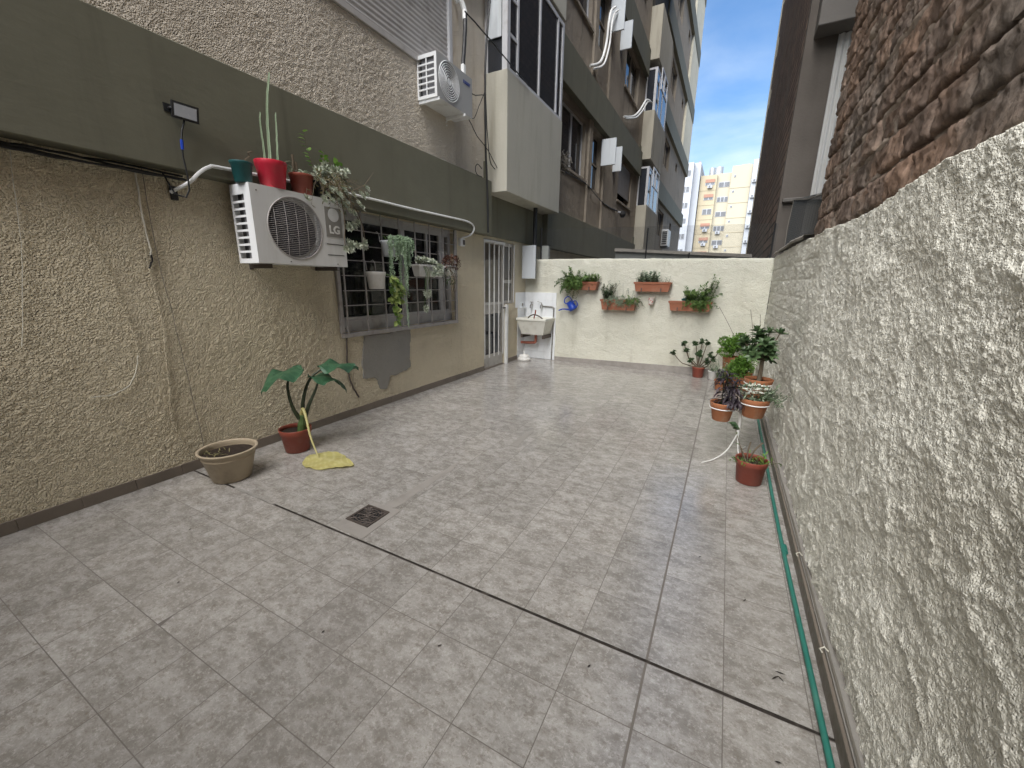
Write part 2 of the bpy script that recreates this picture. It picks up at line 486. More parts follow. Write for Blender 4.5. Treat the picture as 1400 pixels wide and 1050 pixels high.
m_iron = M('painted_iron', (0.33, 0.31, 0.295), 0.5, 0.2, 12, 0.1, 60, 0.4, dirt=(0.17, 0.12, 0.09), damt=0.5, ds=14, obj=False)
m_ironwhite = M('white_painted_iron', (0.64, 0.63, 0.60), 0.45, 0.08, 12, 0.1, 60, 0.4, dirt=(0.30, 0.25, 0.20), damt=0.45, ds=12, obj=False)
m_doorgrey = M('grey_white_door', (0.48, 0.46, 0.42), 0.5, 0.08, 6, 0.05, 40, 0.4, dirt=(0.27, 0.24, 0.20), damt=0.5, ds=6, obj=False)
m_shut = M('grey_roller_slat', (0.42, 0.40, 0.38), 0.5, 0.12, 3, 0.05, 30, 0.4, dirt=(0.20, 0.18, 0.16), damt=0.6, ds=5, obj=False)
m_brownshut = M('brown_roller_slat', (0.24, 0.20, 0.17), 0.6, 0.12, 3, obj=False)
m_wtile = M('white_glazed_tile', (0.80, 0.82, 0.83), 0.15, 0.03, 4, 0.0, 30, 0.5, dirt=(0.60, 0.59, 0.56), damt=0.3, ds=5, obj=False)
m_sink = M('cast_stone_sink', (0.68, 0.67, 0.60), 0.5, 0.08, 7, 0.15, 60, 0.4, dirt=(0.42, 0.38, 0.30), damt=0.45, ds=9, obj=False)
m_conc = M('dark_concrete', (0.125, 0.110, 0.096), 0.9, 0.25, 2.5, 0.5, 25, 0.1, dirt=(0.075, 0.065, 0.056), damt=0.7, ds=1.6, streak=1, obj=False)
m_conc2 = M('grey_beam_concrete', (0.15, 0.14, 0.128), 0.9, 0.15, 2.5, 0.3, 25, 0.1, obj=False)
m_ccoping = M('coping_concrete', (0.30, 0.28, 0.25), 0.9, 0.25, 6, 0.5, 50, 0.1, dirt=(0.16, 0.14, 0.12), obj=False)
m_slab = M('grey_fibre_cement', (0.24, 0.25, 0.235), 0.85, 0.12, 3, 0.1, 20, 0.2, dirt=(0.13, 0.13, 0.12), ds=2, obj=False)
m_corr = M('corrugated_sheet', (0.52, 0.52, 0.50), 0.5, 0.06, 2, 0, 20, 0.4, dirt=(0.3, 0.29, 0.27), ds=2, streak=1, obj=False)
m_cable = M('black_cable', (0.016, 0.016, 0.016), 0.5, 0.2, 9, obj=False)
m_cableg = M('grey_cable', (0.16, 0.145, 0.12), 0.6, 0.2, 9, obj=False)
m_string = M('pale_cord', (0.62, 0.59, 0.50), 0.7, 0.1, 9, obj=False)
m_net = M('dark_net', (0.035, 0.037, 0.035), 0.7, 0.2, 9, obj=False)
m_ground = M('bare_ground', (0.16, 0.145, 0.125), 0.95, 0.3, 0.6, 0.3, 5, 0.1, obj=False)

def glass(name, tint, alpha):
    t = NT(name)
    t.color(tint)
    t.fin(0.04, 0.6)
    tr = t.new('ShaderNodeBsdfTransparent'); tr.inputs['Color'].default_value = (0.8, 0.82, 0.82, 1)
    ms = t.new('ShaderNodeMixShader'); ms.inputs[0].default_value = alpha
    t.link(tr.outputs[0], ms.inputs[1]); t.link(t.b.outputs[0], ms.inputs[2])
    t.link(ms.outputs[0], t.n['Material Output'].inputs['Surface'])
    return t.m
m_glass = glass('window_glass', (0.02, 0.02, 0.022), 0.45)
m_glassd = glass('dark_tinted_glass', (0.035, 0.038, 0.045), 0.85)
m_frost = glass('brown_frosted_glass', (0.13, 0.115, 0.095), 0.9)

def rough_wall():
    t = NT('roughcast_grey_white')
    v = t.pos()
    c = t.mix(t.noise(v, 2.2, 7, 0.6), (0.64, 0.62, 0.53), (0.81, 0.80, 0.72))
    c = t.mix(t.rng(t.noise(v, 60, 4, 0.7), 0.50, 0.70, 0, 0.45), c, (0.36, 0.335, 0.275))
    c = t.mix(t.rng(t.noise(v, 6, 7, 0.72), 0.55, 0.78, 0, 0.5), c, (0.36, 0.33, 0.26))
    c = t.mix(t.rng(t.noise(v, 1.1, 5, 0.6), 0.5, 0.75, 0, 0.35), c, (0.46, 0.415, 0.315))
    t.color(c)
    vo = t.rng(t.voro(v, 170, 'F1'), 0.08, 0.72, 1.0, 0.0)
    g = t.math('ADD', vo, t.math('MULTIPLY', t.noise(v, 55, 4, 0.65), 1.5))
    n = t.bump(g, 0.8, 0.0035)
    n = t.bump(t.noise(v, 330, 2), 0.4, 0.003, n)
    return t.fin(0.95, 0.1, n)
m_rough = rough_wall()

def brickmat(name, rand=True):
    t = NT(name)
    v = t.pos(rand=rand)
    oi = t.new('ShaderNodeObjectInfo')
    base = t.mix(oi.outputs['Random'], (0.295, 0.200, 0.146), (0.225, 0.170, 0.138))
    base = t.mix(t.rng(t.noise(t.pos(), 1.4, 4, 0.6), 0.40, 0.66), base, (0.235, 0.196, 0.164))
    c = t.mix(t.rng(t.noise(v, 9, 7, 0.65, 0.5), 0.38, 0.68), sc3((1, 1, 1), 0.55), sc3((1, 1, 1), 1.35))
    c = t.mix(1.0, base, c, 'MULTIPLY')
    c = t.mix(t.rng(t.noise(t.pos((1, 1, 0.35)), 16, 6, 0.7), 0.56, 0.72, 0, 0.45), c, (0.235, 0.20, 0.165))
    c = t.mix(t.rng(t.noise(v, 60, 5, 0.7), 0.58, 0.72, 0, 0.6), c, (0.05, 0.036, 0.028))
    t.color(c)
    n = t.bump(t.noise(v, 48, 7, 0.75), 1.0, 0.011)
    n = t.bump(t.noise(t.pos((1, 3.5, 0.8)), 26, 5, 0.65), 0.5, 0.008, n)
    return t.fin(0.95, 0.1, n)
m_brick = brickmat('eroded_brick')
m_mortar = M('smeared_mortar', (0.270, 0.222, 0.180), 0.95, 0.35, 7, 0.9, 45, 0.1, dirt=(0.13, 0.098, 0.076), damt=0.6, ds=6, obj=False)

def farbrick():
    t = NT('far_brickwork')
    g = t.new('ShaderNodeNewGeometry')
    sp = t.new('ShaderNodeSeparateXYZ'); t.link(g.outputs['Position'], sp.inputs[0])
    cb = t.new('ShaderNodeCombineXYZ'); t.link(sp.outputs['Y'], cb.inputs[0]); t.link(sp.outputs['Z'], cb.inputs[1])
    b = t.new('ShaderNodeTexBrick')
    b.inputs['Scale'].default_value = 1.0
    b.inputs['Brick Width'].default_value = 0.34; b.inputs['Row Height'].default_value = 0.185
    b.inputs['Mortar Size'].default_value = 0.022
    b.inputs['Color1'].default_value = (0.30, 0.21, 0.165, 1); b.inputs['Color2'].default_value = (0.18, 0.135, 0.112, 1)
    b.inputs['Mortar'].default_value = (0.075, 0.062, 0.053, 1)
    t.link(cb.outputs[0], b.inputs['Vector'])
    c = t.mix(t.rng(t.noise(t.pos(), 0.8, 6, 0.6), 0.4, 0.7, 0, 0.6), b.outputs['Color'], (0.19, 0.165, 0.142))
    t.color(c)
    n = t.bump(b.outputs['Fac'], 0.9, -0.03)
    n = t.bump(t.noise(t.pos(), 14, 6, 0.65), 0.6, 0.03, n)
    return t.fin(0.95, 0.1, n)
m_farbrick = farbrick()

XW = -3.65          # face of the left building
XR = 0.55           # face of the rough boundary wall
YB = 7.5            # face of the end wall

# ------------------------------------------------------------------ ground and tiled floor
g = MB(); g.v = [(-900, -900, -0.10), (900, -900, -0.10), (900, 900, -0.10), (-900, 900, -0.10)]; g.t = [0.5] * 4; g.f = [(0, 1, 2, 3)]
tag(build('ground', g, m_ground), kind='structure')

fl = MB().box(-3.66, 0.60, -4.0, 7.52, -0.09, -0.0005)
floor = tag(build('floor', fl, m_grout), kind='structure')
PX, PYT = 0.281, 0.284
JY = 1.430
GAP = 0.0034
tile_cache = {}
def tile_mesh(w, d):
    k = (round(w, 3), round(d, 3))
    if k not in tile_cache:
        mb = MB().bbox(-w / 2, w / 2, -d / 2, d / 2, -0.009, 0.0, 0.0003)
        me = bpy.data.meshes.new('tile'); me.from_pydata(mb.v, [], mb.f); me.materials.append(m_tile); me.update()
        tile_cache[k] = me
    return tile_cache[k]
xs = sorted([-3.645, 0.545] + [0.172 + PX * k for k in range(1, -14, -1)])
ys = [JY - 0.007 - PYT * k for k in range(0, 19)] [::-1]
ys2 = [JY + 0.007 + PYT * k for k in range(0, 22)] + [7.495]
rows = list(zip(ys[:-1], ys[1:])) + list(zip(ys2[:-1], ys2[1:]))
cells = []
camI = cam.matrix_world.inverted()
for (y0, y1) in rows:
    for x0, x1 in zip(xs[:-1], xs[1:]):
        cx, cy = (x0 + x1) / 2, (y0 + y1) / 2
        q = camI @ Vector((cx, cy, 0))
        vis = q.z < -0.1 and abs(q.x / -q.z) < 1.42 and abs(q.y / -q.z) < 1.1
        cells.append((0 if vis else 1, cx * cx + cy * cy, x0, x1, y0, y1))
cells.sort()
far_mb = MB()
for i, (hid, d2, x0, x1, y0, y1) in enumerate(cells):
    if abs(x1 + 0.109) < 0.004: x1 -= 0.003
    if abs(x0 + 0.109) < 0.004: x0 += 0.003
    w, d = x1 - x0 - GAP, y1 - y0 - GAP
    dz = random.uniform(-0.0001, 0.0002)
    if i < 300 and not hid:
        o = bpy.data.objects.new('tile', tile_mesh(w, d)); COL.objects.link(o); o.parent = floor
        o.location = ((x0 + x1) / 2, (y0 + y1) / 2, dz)
        o.rotation_euler = (random.gauss(0, 0.0009), random.gauss(0, 0.0009), random.gauss(0, 0.0006))
    else:
        far_mb.box(x0 + GAP / 2, x1 - GAP / 2, y0 + GAP / 2, y1 - GAP / 2, -0.009, dz)
tag(build('tile_field', far_mb, m_tile, floor), kind='stuff')
# tarry expansion joint across the floor, slightly wavering
jp = []
n = 160
for i in range(n + 1):
    x = -3.64 + 4.18 * i / n
    w = 0.0052 * (0.75 + 0.9 * (0.5 + fbm(x * 6, 3.3, 5, 3)))
    c = JY + 0.002 * fbm(x * 3, 1.0, 9, 2)
    jp.append([(x, c - w, 0.0012), (x, c, 0.0032), (x, c + w, 0.0012)])
grid_obj('expansion_joint', np.array(jp, float), m_joint, floor, flip=True)
# cement repairs round the drain and along the buried pipe
def patch(pts, z0, z1, seed):
    mb = MB()
    pts2 = []
    for a, b in zip(pts, pts[1:] + pts[:1]):
        for k in range(8):
            t = k / 8
            x, y = a[0] + (b[0] - a[0]) * t, a[1] + (b[1] - a[1]) * t
            pts2.append((x + 0.018 * fbm(x * 9, y * 9, seed, 3), y + 0.018 * fbm(x * 9 + 40, y * 9, seed, 3)))
    lo = mb.verts([(x, y, z0) for x, y in pts2]); hi = mb.verts([(x, y, z1) for x, y in pts2])
    mb.f.append(tuple(hi))
    for i in range(len(lo)): mb.face(lo[i], lo[(i + 1) % len(lo)], hi[(i + 1) % len(lo)], hi[i])
    return mb
build('cement_patch', patch([(-2.03, 1.445), (-1.76, 1.445), (-1.78, 1.80), (-2.03, 1.77)], -0.004, 0.0030, 3), m_fcement, floor)
build('cement_patch', patch([(-1.93, 1.775), (-1.83, 1.80), (-1.835, 2.45), (-1.87, 2.65), (-1.89, 2.40)], -0.004, 0.0016, 4), m_fcement, floor)
build('cement_patch', patch([(-1.66, 3.15), (-1.58, 3.15), (-1.62, 3.60), (-1.67, 3.55)], -0.004, 0.0026, 8), m_cement, floor)
build('cement_patch', patch([(-3.06, 1.420), (-2.62, 1.424), (-2.58, 1.436), (-3.06, 1.440)], -0.004, 0.0036, 6), m_cement, floor)

# small litter on the tiles: dry leaf bits
for i, (x, y) in enumerate([(0.36, 1.62), (0.26, 2.0), (0.05, 2.25), (-0.3, 1.3), (0.1, 2.9), (-1.4, 0.9), (-2.3, 0.75), (-2.75, 1.0), (-0.9, 1.1), (0.33, 1.25), (-2.0, 2.3), (-0.5, 2.7)]):
    mb = MB()
    for k in range(3 if i == 0 else 1):
        a = random.uniform(0, 6.28)
        mb.blade((x + random.uniform(-0.01, 0.01), y + random.uniform(-0.01, 0.01), 0.004), (math.cos(a), math.sin(a), 0.1), (0, 0, 1), random.uniform(0.012, 0.03) * (1.6 if i == 0 else 1), 0.006, 3, 0.3)
    o = build('dry_leaf', mb, m_joint, origin=(x, y, 0.002))
    tag(o, 'tiny dark dry leaf scrap lying on the floor tiles' if i else 'spidery dark dry twig scrap beside the expansion joint', 'leaf', 'leaf scraps on the tiles' if i else None)

# ------------------------------------------------------------------ left apartment building
bl = thing('apartment_building', 'tall apartment building with cream stucco, olive bands and projecting bays', 'building', (XW, 3.0, 0))
def wall_open(name, y0, y1, z0, z1, holes, mat, parent, xf=XW, th=0.25):
    yy = sorted(set([y0, y1] + [v for h in holes for v in h[:2] if y0 < v < y1]))
    zz = sorted(set([z0, z1] + [v for h in holes for v in h[2:] if z0 < v < z1]))
    mb = MB()
    for a, b in zip(yy[:-1], yy[1:]):
        run = None
        for c, d in zip(zz[:-1], zz[1:]):
            inside = any(h[0] <= a and b <= h[1] and h[2] <= c and d <= h[3] for h in holes)
            if inside:
                if run: mb.box(xf - th, xf, a, b, run[0], run[1]); run = None
            else:
                run = (run[0], d) if run else (c, d)
        if run: mb.box(xf - th, xf, a, b, run[0], run[1])
    return build(name, mb, mat, parent)
NF = 8
FP = 3.28
B0, B1 = 2.245, 3.05
BX = -3.50
YE = 32.6
GW = (3.0, 5.05, 0.95, 2.235)
wall_open('ground_wall', -4.0, YE, -0.1, B0 + 0.02, [GW, (5.90, 6.625, -0.1, 2.215), (6.625, 7.02, 1.12, 2.215)], m_cream, bl)
# the thrown stucco coat itself, as relief
def stucco_coat(y0, y1, z0, z1, st, hole, mat, amp, wl, seed):
    ya, za = np.arange(y0, y1 + st, st), np.arange(z0, z1 + st, st)
    ya[-1], za[-1] = y1, z1
    Y_, Z_ = np.meshgrid(ya, za, indexing='ij')
    g_ = vnoise(Y_ / wl, Z_ / wl, seed) + 0.7 * vnoise(Y_ / (wl * 0.52) + 9, Z_ / (wl * 0.52), seed + 1)
    soft = np.clip(0.75 + 1.3 * fbm(Y_ * 1.1, Z_ * 1.3, seed + 5, 3), 0.25, 1.3)
    X_ = XW + 0.0045 + amp * np.clip(g_, -0.42, 0.7) * soft + 0.004 * fbm(Y_ * 2, Z_ * 2, seed + 9, 3)
    X_ = np.maximum(X_, XW + 0.0005)
    keep = None
    if hole:
        cy, cz = (Y_[:-1, :-1] + Y_[1:, 1:]) / 2, (Z_[:-1, :-1] + Z_[1:, 1:]) / 2
        keep = ~((cy > hole[0]) & (cy < hole[1]) & (cz > hole[2]) & (cz < hole[3]))
    return grid_obj('stucco_coat', np.stack([X_, Y_, Z_], -1), mat, bl, True, False, keep)
stucco_coat(-0.6, 5.895, 0.0, B0 - 0.001, 0.008, (GW[0] - 0.05, GW[1] + 0.05, GW[2] - 0.05, GW[3] + 0.1), m_cream, 0.0062, 0.0205, 301)
stucco_coat(0.2, 5.90, B1, 4.055, 0.009, None, m_upper, 0.0065, 0.022, 331)
# dark core that closes the rooms behind the openings
build('rear_wall', MB().box(-15, -4.35, -4.2, YE - 0.2, -0.1, NF * FP + 2), m_dark, bl)
build('gable_wall', MB().box(-15, -3.66, -4.3, -4.0, -0.1, NF * FP + 2), m_upper, bl)
build('gable_wall', MB().box(-15, -3.66, YE, YE + 0.2, -0.1, NF * FP + 2), m_upper, bl)
build('roof', MB().box(-15.2, -3.45, -4.4, YE + 0.3, NF * FP + 2, NF * FP + 2.3), m_grime, bl)

BAYN, BAYF = (5.94, 8.16), (17.35, 19.95)
for k in range(NF):
    z0, z1 = B0 + FP * k, B1 + FP * k
    for (a, b) in ((-4.0, BAYN[0] - 0.03), (BAYN[1] + 0.03, BAYF[0] - 0.3), (BAYF[1], YE)):
        build('floor_band', MB().bbox(XW - 0.3, BX, a, b, z0, z1, 0.006), m_olive, bl)
    for (a, b) in ((BAYN[0] - 0.03, BAYN[1] + 0.03), (BAYF[0] - 0.3, BAYF[1])):
        build('recessed_band', MB().box(XW - 0.3, XW + 0.03, a, b, z0 + 0.01, z1 + 0.3), m_olive, bl)

def win(parent, y0, y1, z0, z1, cols=2, rows_=1, xf=XW - 0.09, fm=None, gm=None, fw=0.045, name='window'):
    fm = fm or m_alu; gm = gm or m_glassd
    mb = MB()
    mb.box(xf - 0.05, xf, y0, y0 + fw, z0, z1); mb.box(xf - 0.05, xf, y1 - fw, y1, z0, z1)
    mb.box(xf - 0.05, xf, y0 + fw, y1 - fw, z0, z0 + fw); mb.box(xf - 0.05, xf, y0 + fw, y1 - fw, z1 - fw, z1)
    cw = (y1 - y0 - 2 * fw) / cols; ch = (z1 - z0 - 2 * fw) / rows_
    for c in range(1, cols): mb.box(xf - 0.045, xf + 0.008, y0 + fw + cw * c - fw * 0.5, y0 + fw + cw * c + fw * 0.5, z0 + fw, z1 - fw)
    for r in range(1, rows_): mb.box(xf - 0.043, xf + 0.004, y0 + fw, y1 - fw, z0 + fw + ch * r - fw * 0.4, z0 + fw + ch * r + fw * 0.4)
    w = build(name, mb, fm, parent)
    for c in range(cols):
        pm = MB().box(xf - 0.03, xf - 0.024, y0 + fw + cw * c, y0 + fw + cw * (c + 1), z0 + fw, z1 - fw)
        build('pane', pm, gm, w)
    return w
def shutter_box(parent, y0, y1, z0, z1, mat, x=XW - 0.05, pitch=0.052):
    n = int((z1 - z0) / pitch)
    P = []
    for i in range(n * 4 + 1):
        z = z1 - (z1 - z0) * i / (n * 4)
        xx = x + 0.011 * (0, 0.85, 1, 0.55)[i % 4]
        P.append([(xx, y0, z), (xx, y1, z)])
    return grid_obj('roller_shutter', np.array(P, float), mat, parent, smooth=False)

# upper wall of each storey with its openings
ROLL = (1.2, 5.10, 4.10, 5.42)
for k in range(NF):
    z0, z1 = B1 + FP * k, B0 + FP * (k + 1)
    holes_n = [ROLL] if k == 0 else [(1.2, 5.1, z0 + 1.0, z1 - 0.1)]
    wall_open('upper_wall', -4.0, BAYN[0], z0, z1, holes_n, m_upper, bl)
    if k: shutter_box(bl, 1.2, 5.1, z0 + 1.0, z1 - 0.1, m_shut)
    wall_open('bay_wall', BAYN[0], BAYN[1], z0 + 0.3, z1, [(BAYN[0] + 0.1, BAYN[1] - 0.1, z0 + 1.5, z1 - 0.1)], m_upper, bl)
    mid = [(9.15, 10.80, z0 + 1.05, z1 - 0.13), (11.35, 12.20, z0 + 0.98, z1 - 0.13), (14.3, 16.2, z0 + 1.18, z1 - 0.08)]
    wall_open('upper_wall', BAYN[1], BAYF[0] - 0.3, z0, z1, mid, m_grime, bl)
    far = [(22.8, 24.6, z0 + 1.0, z1 - 0.25), (27.2, 27.9, z0 + 1.7, z1 - 0.35)]
    wall_open('upper_wall', BAYF[0] - 0.3, YE, z0 + (0.3 if False else 0), z1, far, m_grime, bl)
    if k >= 2: build('end_panel', MB().box(XW, BX - 0.03, 28.6, YE - 0.02, z0, z1), m_farcream, bl)
    if k < 5:
        win(bl, 9.15, 10.80, z0 + 1.05, z1 - 0.13, 2, 1)
        win(bl, 11.35, 12.20, z0 + 0.98, z1 - 0.13, 1, 2, fm=m_grime)
        if k == 0:
            shutter_box(bl, 14.3, 16.2, z0 + 1.42, z1 - 0.08, m_brownshut)
        else: win(bl, 14.3, 16.2, z0 + 1.18, z1 - 0.08, 2, 1, fm=m_grime)
        win(bl, 22.8, 24.6, z0 + 1.0, z1 - 0.25, 2, 1, fm=m_grime)
        win(bl, 27.2, 27.9, z0 + 1.7, z1 - 0.35, 1, 1, fm=m_grime)
        for (a, b, zz) in ((9.05, 10.90, z0 + 1.05), (14.2, 16.3, z0 + 1.18)):
            build('window_sill', MB().box(XW + 0.001, XW + 0.05, a, b, zz - 0.06, zz), m_grime, bl)
        # wall pilasters between the openings
        build('pier', MB().box(XW + 0.002, XW + 0.06, 10.95, 11.2, z0, z1), m_grime, bl)
        build('pier', MB().box(XW + 0.002, XW + 0.06, 12.4, 13.9, z0, z1), m_grime, bl)
        build('pier', MB().box(XW + 0.002, XW + 0.06, 20.3, 22.4, z0, z1), m_grime, bl)
# near roller shutter with its guide rail
shutter_box(bl, 1.2, 5.06, 4.13, 5.42, m_shut, XW - 0.03)
build('shutter_rail', MB().bbox(XW - 0.06, XW + 0.012, 5.06, 5.13, 4.10, 5.42), m_alu, bl)
build('shutter_sill', MB().bbox(XW - 0.1, XW + 0.03, 1.2, 5.13, 4.06, 4.115), m_shut, bl)
# open sheet-metal shutter leaves standing out from the wall
def leaf_panel(y, z0, z1, xo, t=0.03):
    mb = MB().bbox(XW + 0.06, xo, y, y + t, z0, z1, 0.006)
    p = build('shutter_leaf', mb, m_leafpanel, bl)
    return p
leaf_panel(12.0, 4.70, 5.36, -3.19, 0.05)
leaf_panel(13.25, 4.83, 5.50, -3.33, 0.05)
leaf_panel(12.1, 7.88, 8.62, -3.22, 0.05)
leaf_panel(13.2, 7.96, 8.63, -3.27, 0.05)
leaf_panel(7.21, 1.59, 2.20, -3.31, 0.03)
# projecting bays: box below, glazing above
def bay(yr, k, near):
    y0, y1 = yr
    zb = 2.89 + FP * k
    xo = -3.25
    mt = m_bay if near else m_bayfar
    bx = build('bay_box', MB().bbox(XW, xo, y0, y1, zb, zb + 1.65, 0.008), mt, bl)
    z0, z1 = zb + 1.65, zb + FP - (0.05 if near else 0.25)
    if not near and k == 2:
        build('bay_void', MB().box(XW, XW + 0.1, y0, y1, z0, zb + FP - 0.05), m_dark, bl); return
    f = MB()
    e = 0.035
    f.box(xo - 0.10, xo - 0.012, y0 + 0.012, y0 + 0.10, z0, z1)          # corner post
    f.box(xo - 0.09, xo - 0.014, y1 - 0.09, y1 - 0.012, z0, z1)
    f.box(XW + 0.0, XW + 0.05, y0 + 0.02, y0 + 0.07, z0, z1)
    f.box(XW + 0.05, xo - 0.10, y0 + 0.02, y0 + 0.06, z1 - 0.06, z1)
    f.box(xo - 0.06, xo - 0.016, y0 + 0.10, y1 - 0.09, z1 - 0.06, z1)
    f.box(xo - 0.06, xo - 0.016, y0 + 0.10, y1 - 0.09, z0, z0 + 0.05)
    ms = [0.36, 1.15, y1 - y0 - 0.30] if near else [0.7, 1.5]
    for q in ms: f.box(xo - 0.055, xo - 0.013, y0 + q - 0.025, y0 + q + 0.025, z0 + 0.05, z1 - 0.06)
    if near: 
        for zz in (0.45, 0.92): f.box(xo - 0.05, xo - 0.018, y0 + 0.10, y0 + 0.335, z0 + zz, z0 + zz + 0.045)
    w = build('bay_window', f, m_alu, bl)
    build('pane', MB().box(xo - 0.04, xo - 0.032, y0 + 0.10, y1 - 0.09, z0 + 0.05, z1 - 0.06), m_glassd, w)
    build('pane', MB().box(XW + 0.05, xo - 0.10, y0 + 0.036, y0 + 0.044, z0, z1 - 0.06), m_glassd, w)
    if near: build('blind', MB().bbox(XW + 0.06, xo - 0.11, y0 + 0.004, y0 + 0.018, z0 + 0.42, z1 - 0.07), m_leafpanel, w)
    else:
        # top-hung sashes pushed open
        for q0, q1 in ((0.12, 0.66), (0.74, 1.46)):
            R_ = Matrix.Rotation(-0.5, 3, 'Y')
            sash = MB()
            hz = 0.34
            for (yy0, yy1, za, zb_) in ((q0, q0 + 0.06, -hz, hz), (q1 - 0.06, q1, -hz, hz), (q0 + 0.06, q1 - 0.06, -hz, -hz + 0.06), (q0 + 0.06, q1 - 0.06, hz - 0.06, hz)):
                sash.cbox((xo + 0.13, y0 + (yy0 + yy1) / 2, z1 - 0.36 + (za + zb_) / 2), (0.02, (yy1 - yy0) / 2, (zb_ - za) / 2))
            build('sash', sash, m_alu, w)
for k in range(6): bay(BAYN, k, True)
for k in range(6): bay(BAYF, k, False)

# ---- ground-floor window with its grille
gw = MB()
y0, y1, z0, z1 = GW
xf = XW - 0.05
for a in ((y0, y0 + 0.06, z0, z1), (y1 - 0.06, y1, z0, z1), (y0 + 0.06, y1 - 0.06, z0, z0 + 0.16), (y0 + 0.06, y1 - 0.06, z1 - 0.10, z1),
          (4.02, 4.09, z0 + 0.16, z1 - 0.10), (4.78, 4.90, z0 + 0.16, z1 - 0.10), (4.50, 4.54, z0 + 0.16, z1 - 0.10)):
    gw.box(xf - 0.06, xf, *a)
gwin = build('window', gw, m_wframe, bl)
for a, b in ((3.06, 4.02), (4.09, 4.50), (4.54, 4.78)):
    build('pane', MB().box(xf - 0.034, xf - 0.028, a, b, z0 + 0.16, z1 - 0.10), m_glass, gwin)
build('blind', MB().bbox(xf - 0.09, xf - 0.066, 4.09, 4.78, z1 - 0.26, z1 - 0.10), m_alu, gwin)
P = []
for i in range(90):
    y = 4.30 + 0.48 * i / 89
    x = xf - 0.17 + 0.018 * math.sin(i * 0.85) + 0.008 * math.sin(i * 2.3)
    P.append([(x, y, 1.06), (x, y, 2.1)])
grid_obj('curtain', np.array(P, float), m_curtain, gwin)
P = []
for i in range(60):
    y = 3.25 + 0.42 * i / 59
    x = xf - 0.20 + 0.016 * math.sin(i * 0.8)
    P.append([(x, y, 1.12), (x, y, 1.62)])
grid_obj('curtain', np.array(P, float), m_curtain, gwin)
build('window_sill', MB().bbox(XW - 0.04, XW + 0.045, 2.97, 5.09, z0 - 0.05, z0 - 0.002), m_iron, gwin)
build('jamb_trim', MB().bbox(XW + 0.001, XW + 0.035, 2.955, 3.0, z0, z1), m_iron, gwin)
build('jamb_trim', MB().bbox(XW + 0.001, XW + 0.035, 5.055, 5.10, z0, z1), m_iron, gwin)
XG = -3.600
for i in range(8):
    y = 3.035 + 0.2855 * i
    build('bar', MB().bbox(XG - 0.012, XG, y - 0.009, y + 0.009, 0.94, 2.235, 0.002), m_iron, gwin)
for i in range(8):
    z = 1.085 + 0.158 * i
    build('bar', MB().tube([(XG - 0.018, 3.02, z), (XG - 0.018, 5.05, z)], 0.0055, 6), m_iron, gwin)
for y in (3.02, 5.06):
    for z in (1.0, 2.1):
        build('bar_anchor', MB().box(XW - 0.002, XG - 0.013, y - 0.008, y + 0.008, z - 0.008, z + 0.008), m_iron, gwin)
# cement repair under the window
def wall_patch(pts, seed, mat, t=0.006, jit=0.05):
    mb = MB(); out = []
    for a, b in zip(pts, pts[1:] + pts[:1]):
        for k in range(10):
            q = k / 10
            y, z = a[0] + (b[0] - a[0]) * q, a[1] + (b[1] - a[1]) * q
            out.append((y + jit * fbm(y * 7, z * 7, seed, 4), z + jit * fbm(y * 7 + 31, z * 7, seed, 4)))
    cy, cz = np.mean([p[0] for p in out]), np.mean([p[1] for p in out])
    lo = mb.verts([(XW - 0.001, y, z) for y, z in out]); hi = mb.verts([(XW + t + 0.007, cy + (y - cy) * 0.985, cz + (z - cz) * 0.985) for y, z in out])
    mb.f.append(tuple(hi))
    for i in range(len(lo)): mb.face(lo[i], hi[i], hi[(i + 1) % len(lo)], lo[(i + 1) % len(lo)])
    return mb
build('cement_repair', wall_patch([(3.25, 0.90), (4.07, 0.90), (4.03, 0.62), (4.0, 0.37), (3.62, 0.34), (3.55, 0.20), (3.46, 0.22), (3.42, 0.36), (3.20, 0.40), (3.22, 0.65)], 3, m_patch, 0.008), m_patch, bl)

# ---- grille door
dg = MB()
y0, y1 = 5.905, 6.62
xd = XW - 0.035
for a in ((y0, y0 + 0.05, 0.02, 2.21), (y1 - 0.05, y1, 0.02, 2.21), (y0 + 0.05, y1 - 0.05, 2.15, 2.21), (y0 + 0.05, y1 - 0.05, 0.97, 1.17), (y0 + 0.05, y1 - 0.05, 0.02, 0.24)):
    dg.box(xd - 0.05, xd, *a)
door = build('door', dg, m_doorgrey, bl)
build('pane', MB().box(xd - 0.03, xd - 0.022, y0 + 0.05, y1 - 0.05, 1.17, 2.15), m_frost, door)
build('pane', MB().box(xd - 0.03, xd - 0.022, y0 + 0.05, y1 - 0.05, 0.24, 0.97), m_glassd, door)
for i in range(5):
    y = y0 + 0.028 + (y1 - y0 - 0.056) * i / 4
    build('bar', MB().tube([(xd + 0.028, y, 0.20), (xd + 0.028, y, 2.19)], 0.0125, 8), m_ironwhite, door)
build('crossbar', MB().bbox(xd + 0.012, xd + 0.045, y0, y1, 2.16, 2.205, 0.003), m_ironwhite, door)
build('crossbar', MB().bbox(xd + 0.006, xd + 0.018, y0, y1, 1.13, 1.155, 0.002), m_ironwhite, door)
build('handle', MB().tube([(xd + 0.01, 6.60, 1.06), (xd + 0.07, 6.60, 1.06), (xd + 0.07, 6.52, 1.06)], 0.012, 8), m_black, door)
sw = MB()
y0, y1 = 6.63, 7.015
for a in ((y0, y0 + 0.04, 1.125, 2.21), (y1 - 0.05, y1, 1.125, 2.21), (y0 + 0.04, y1 - 0.05, 2.15, 2.21), (y0 + 0.04, y1 - 0.05, 1.50, 1.56), (y0 + 0.04, y1 - 0.05, 1.125, 1.18)):
    sw.box(xd - 0.05, xd, *a)
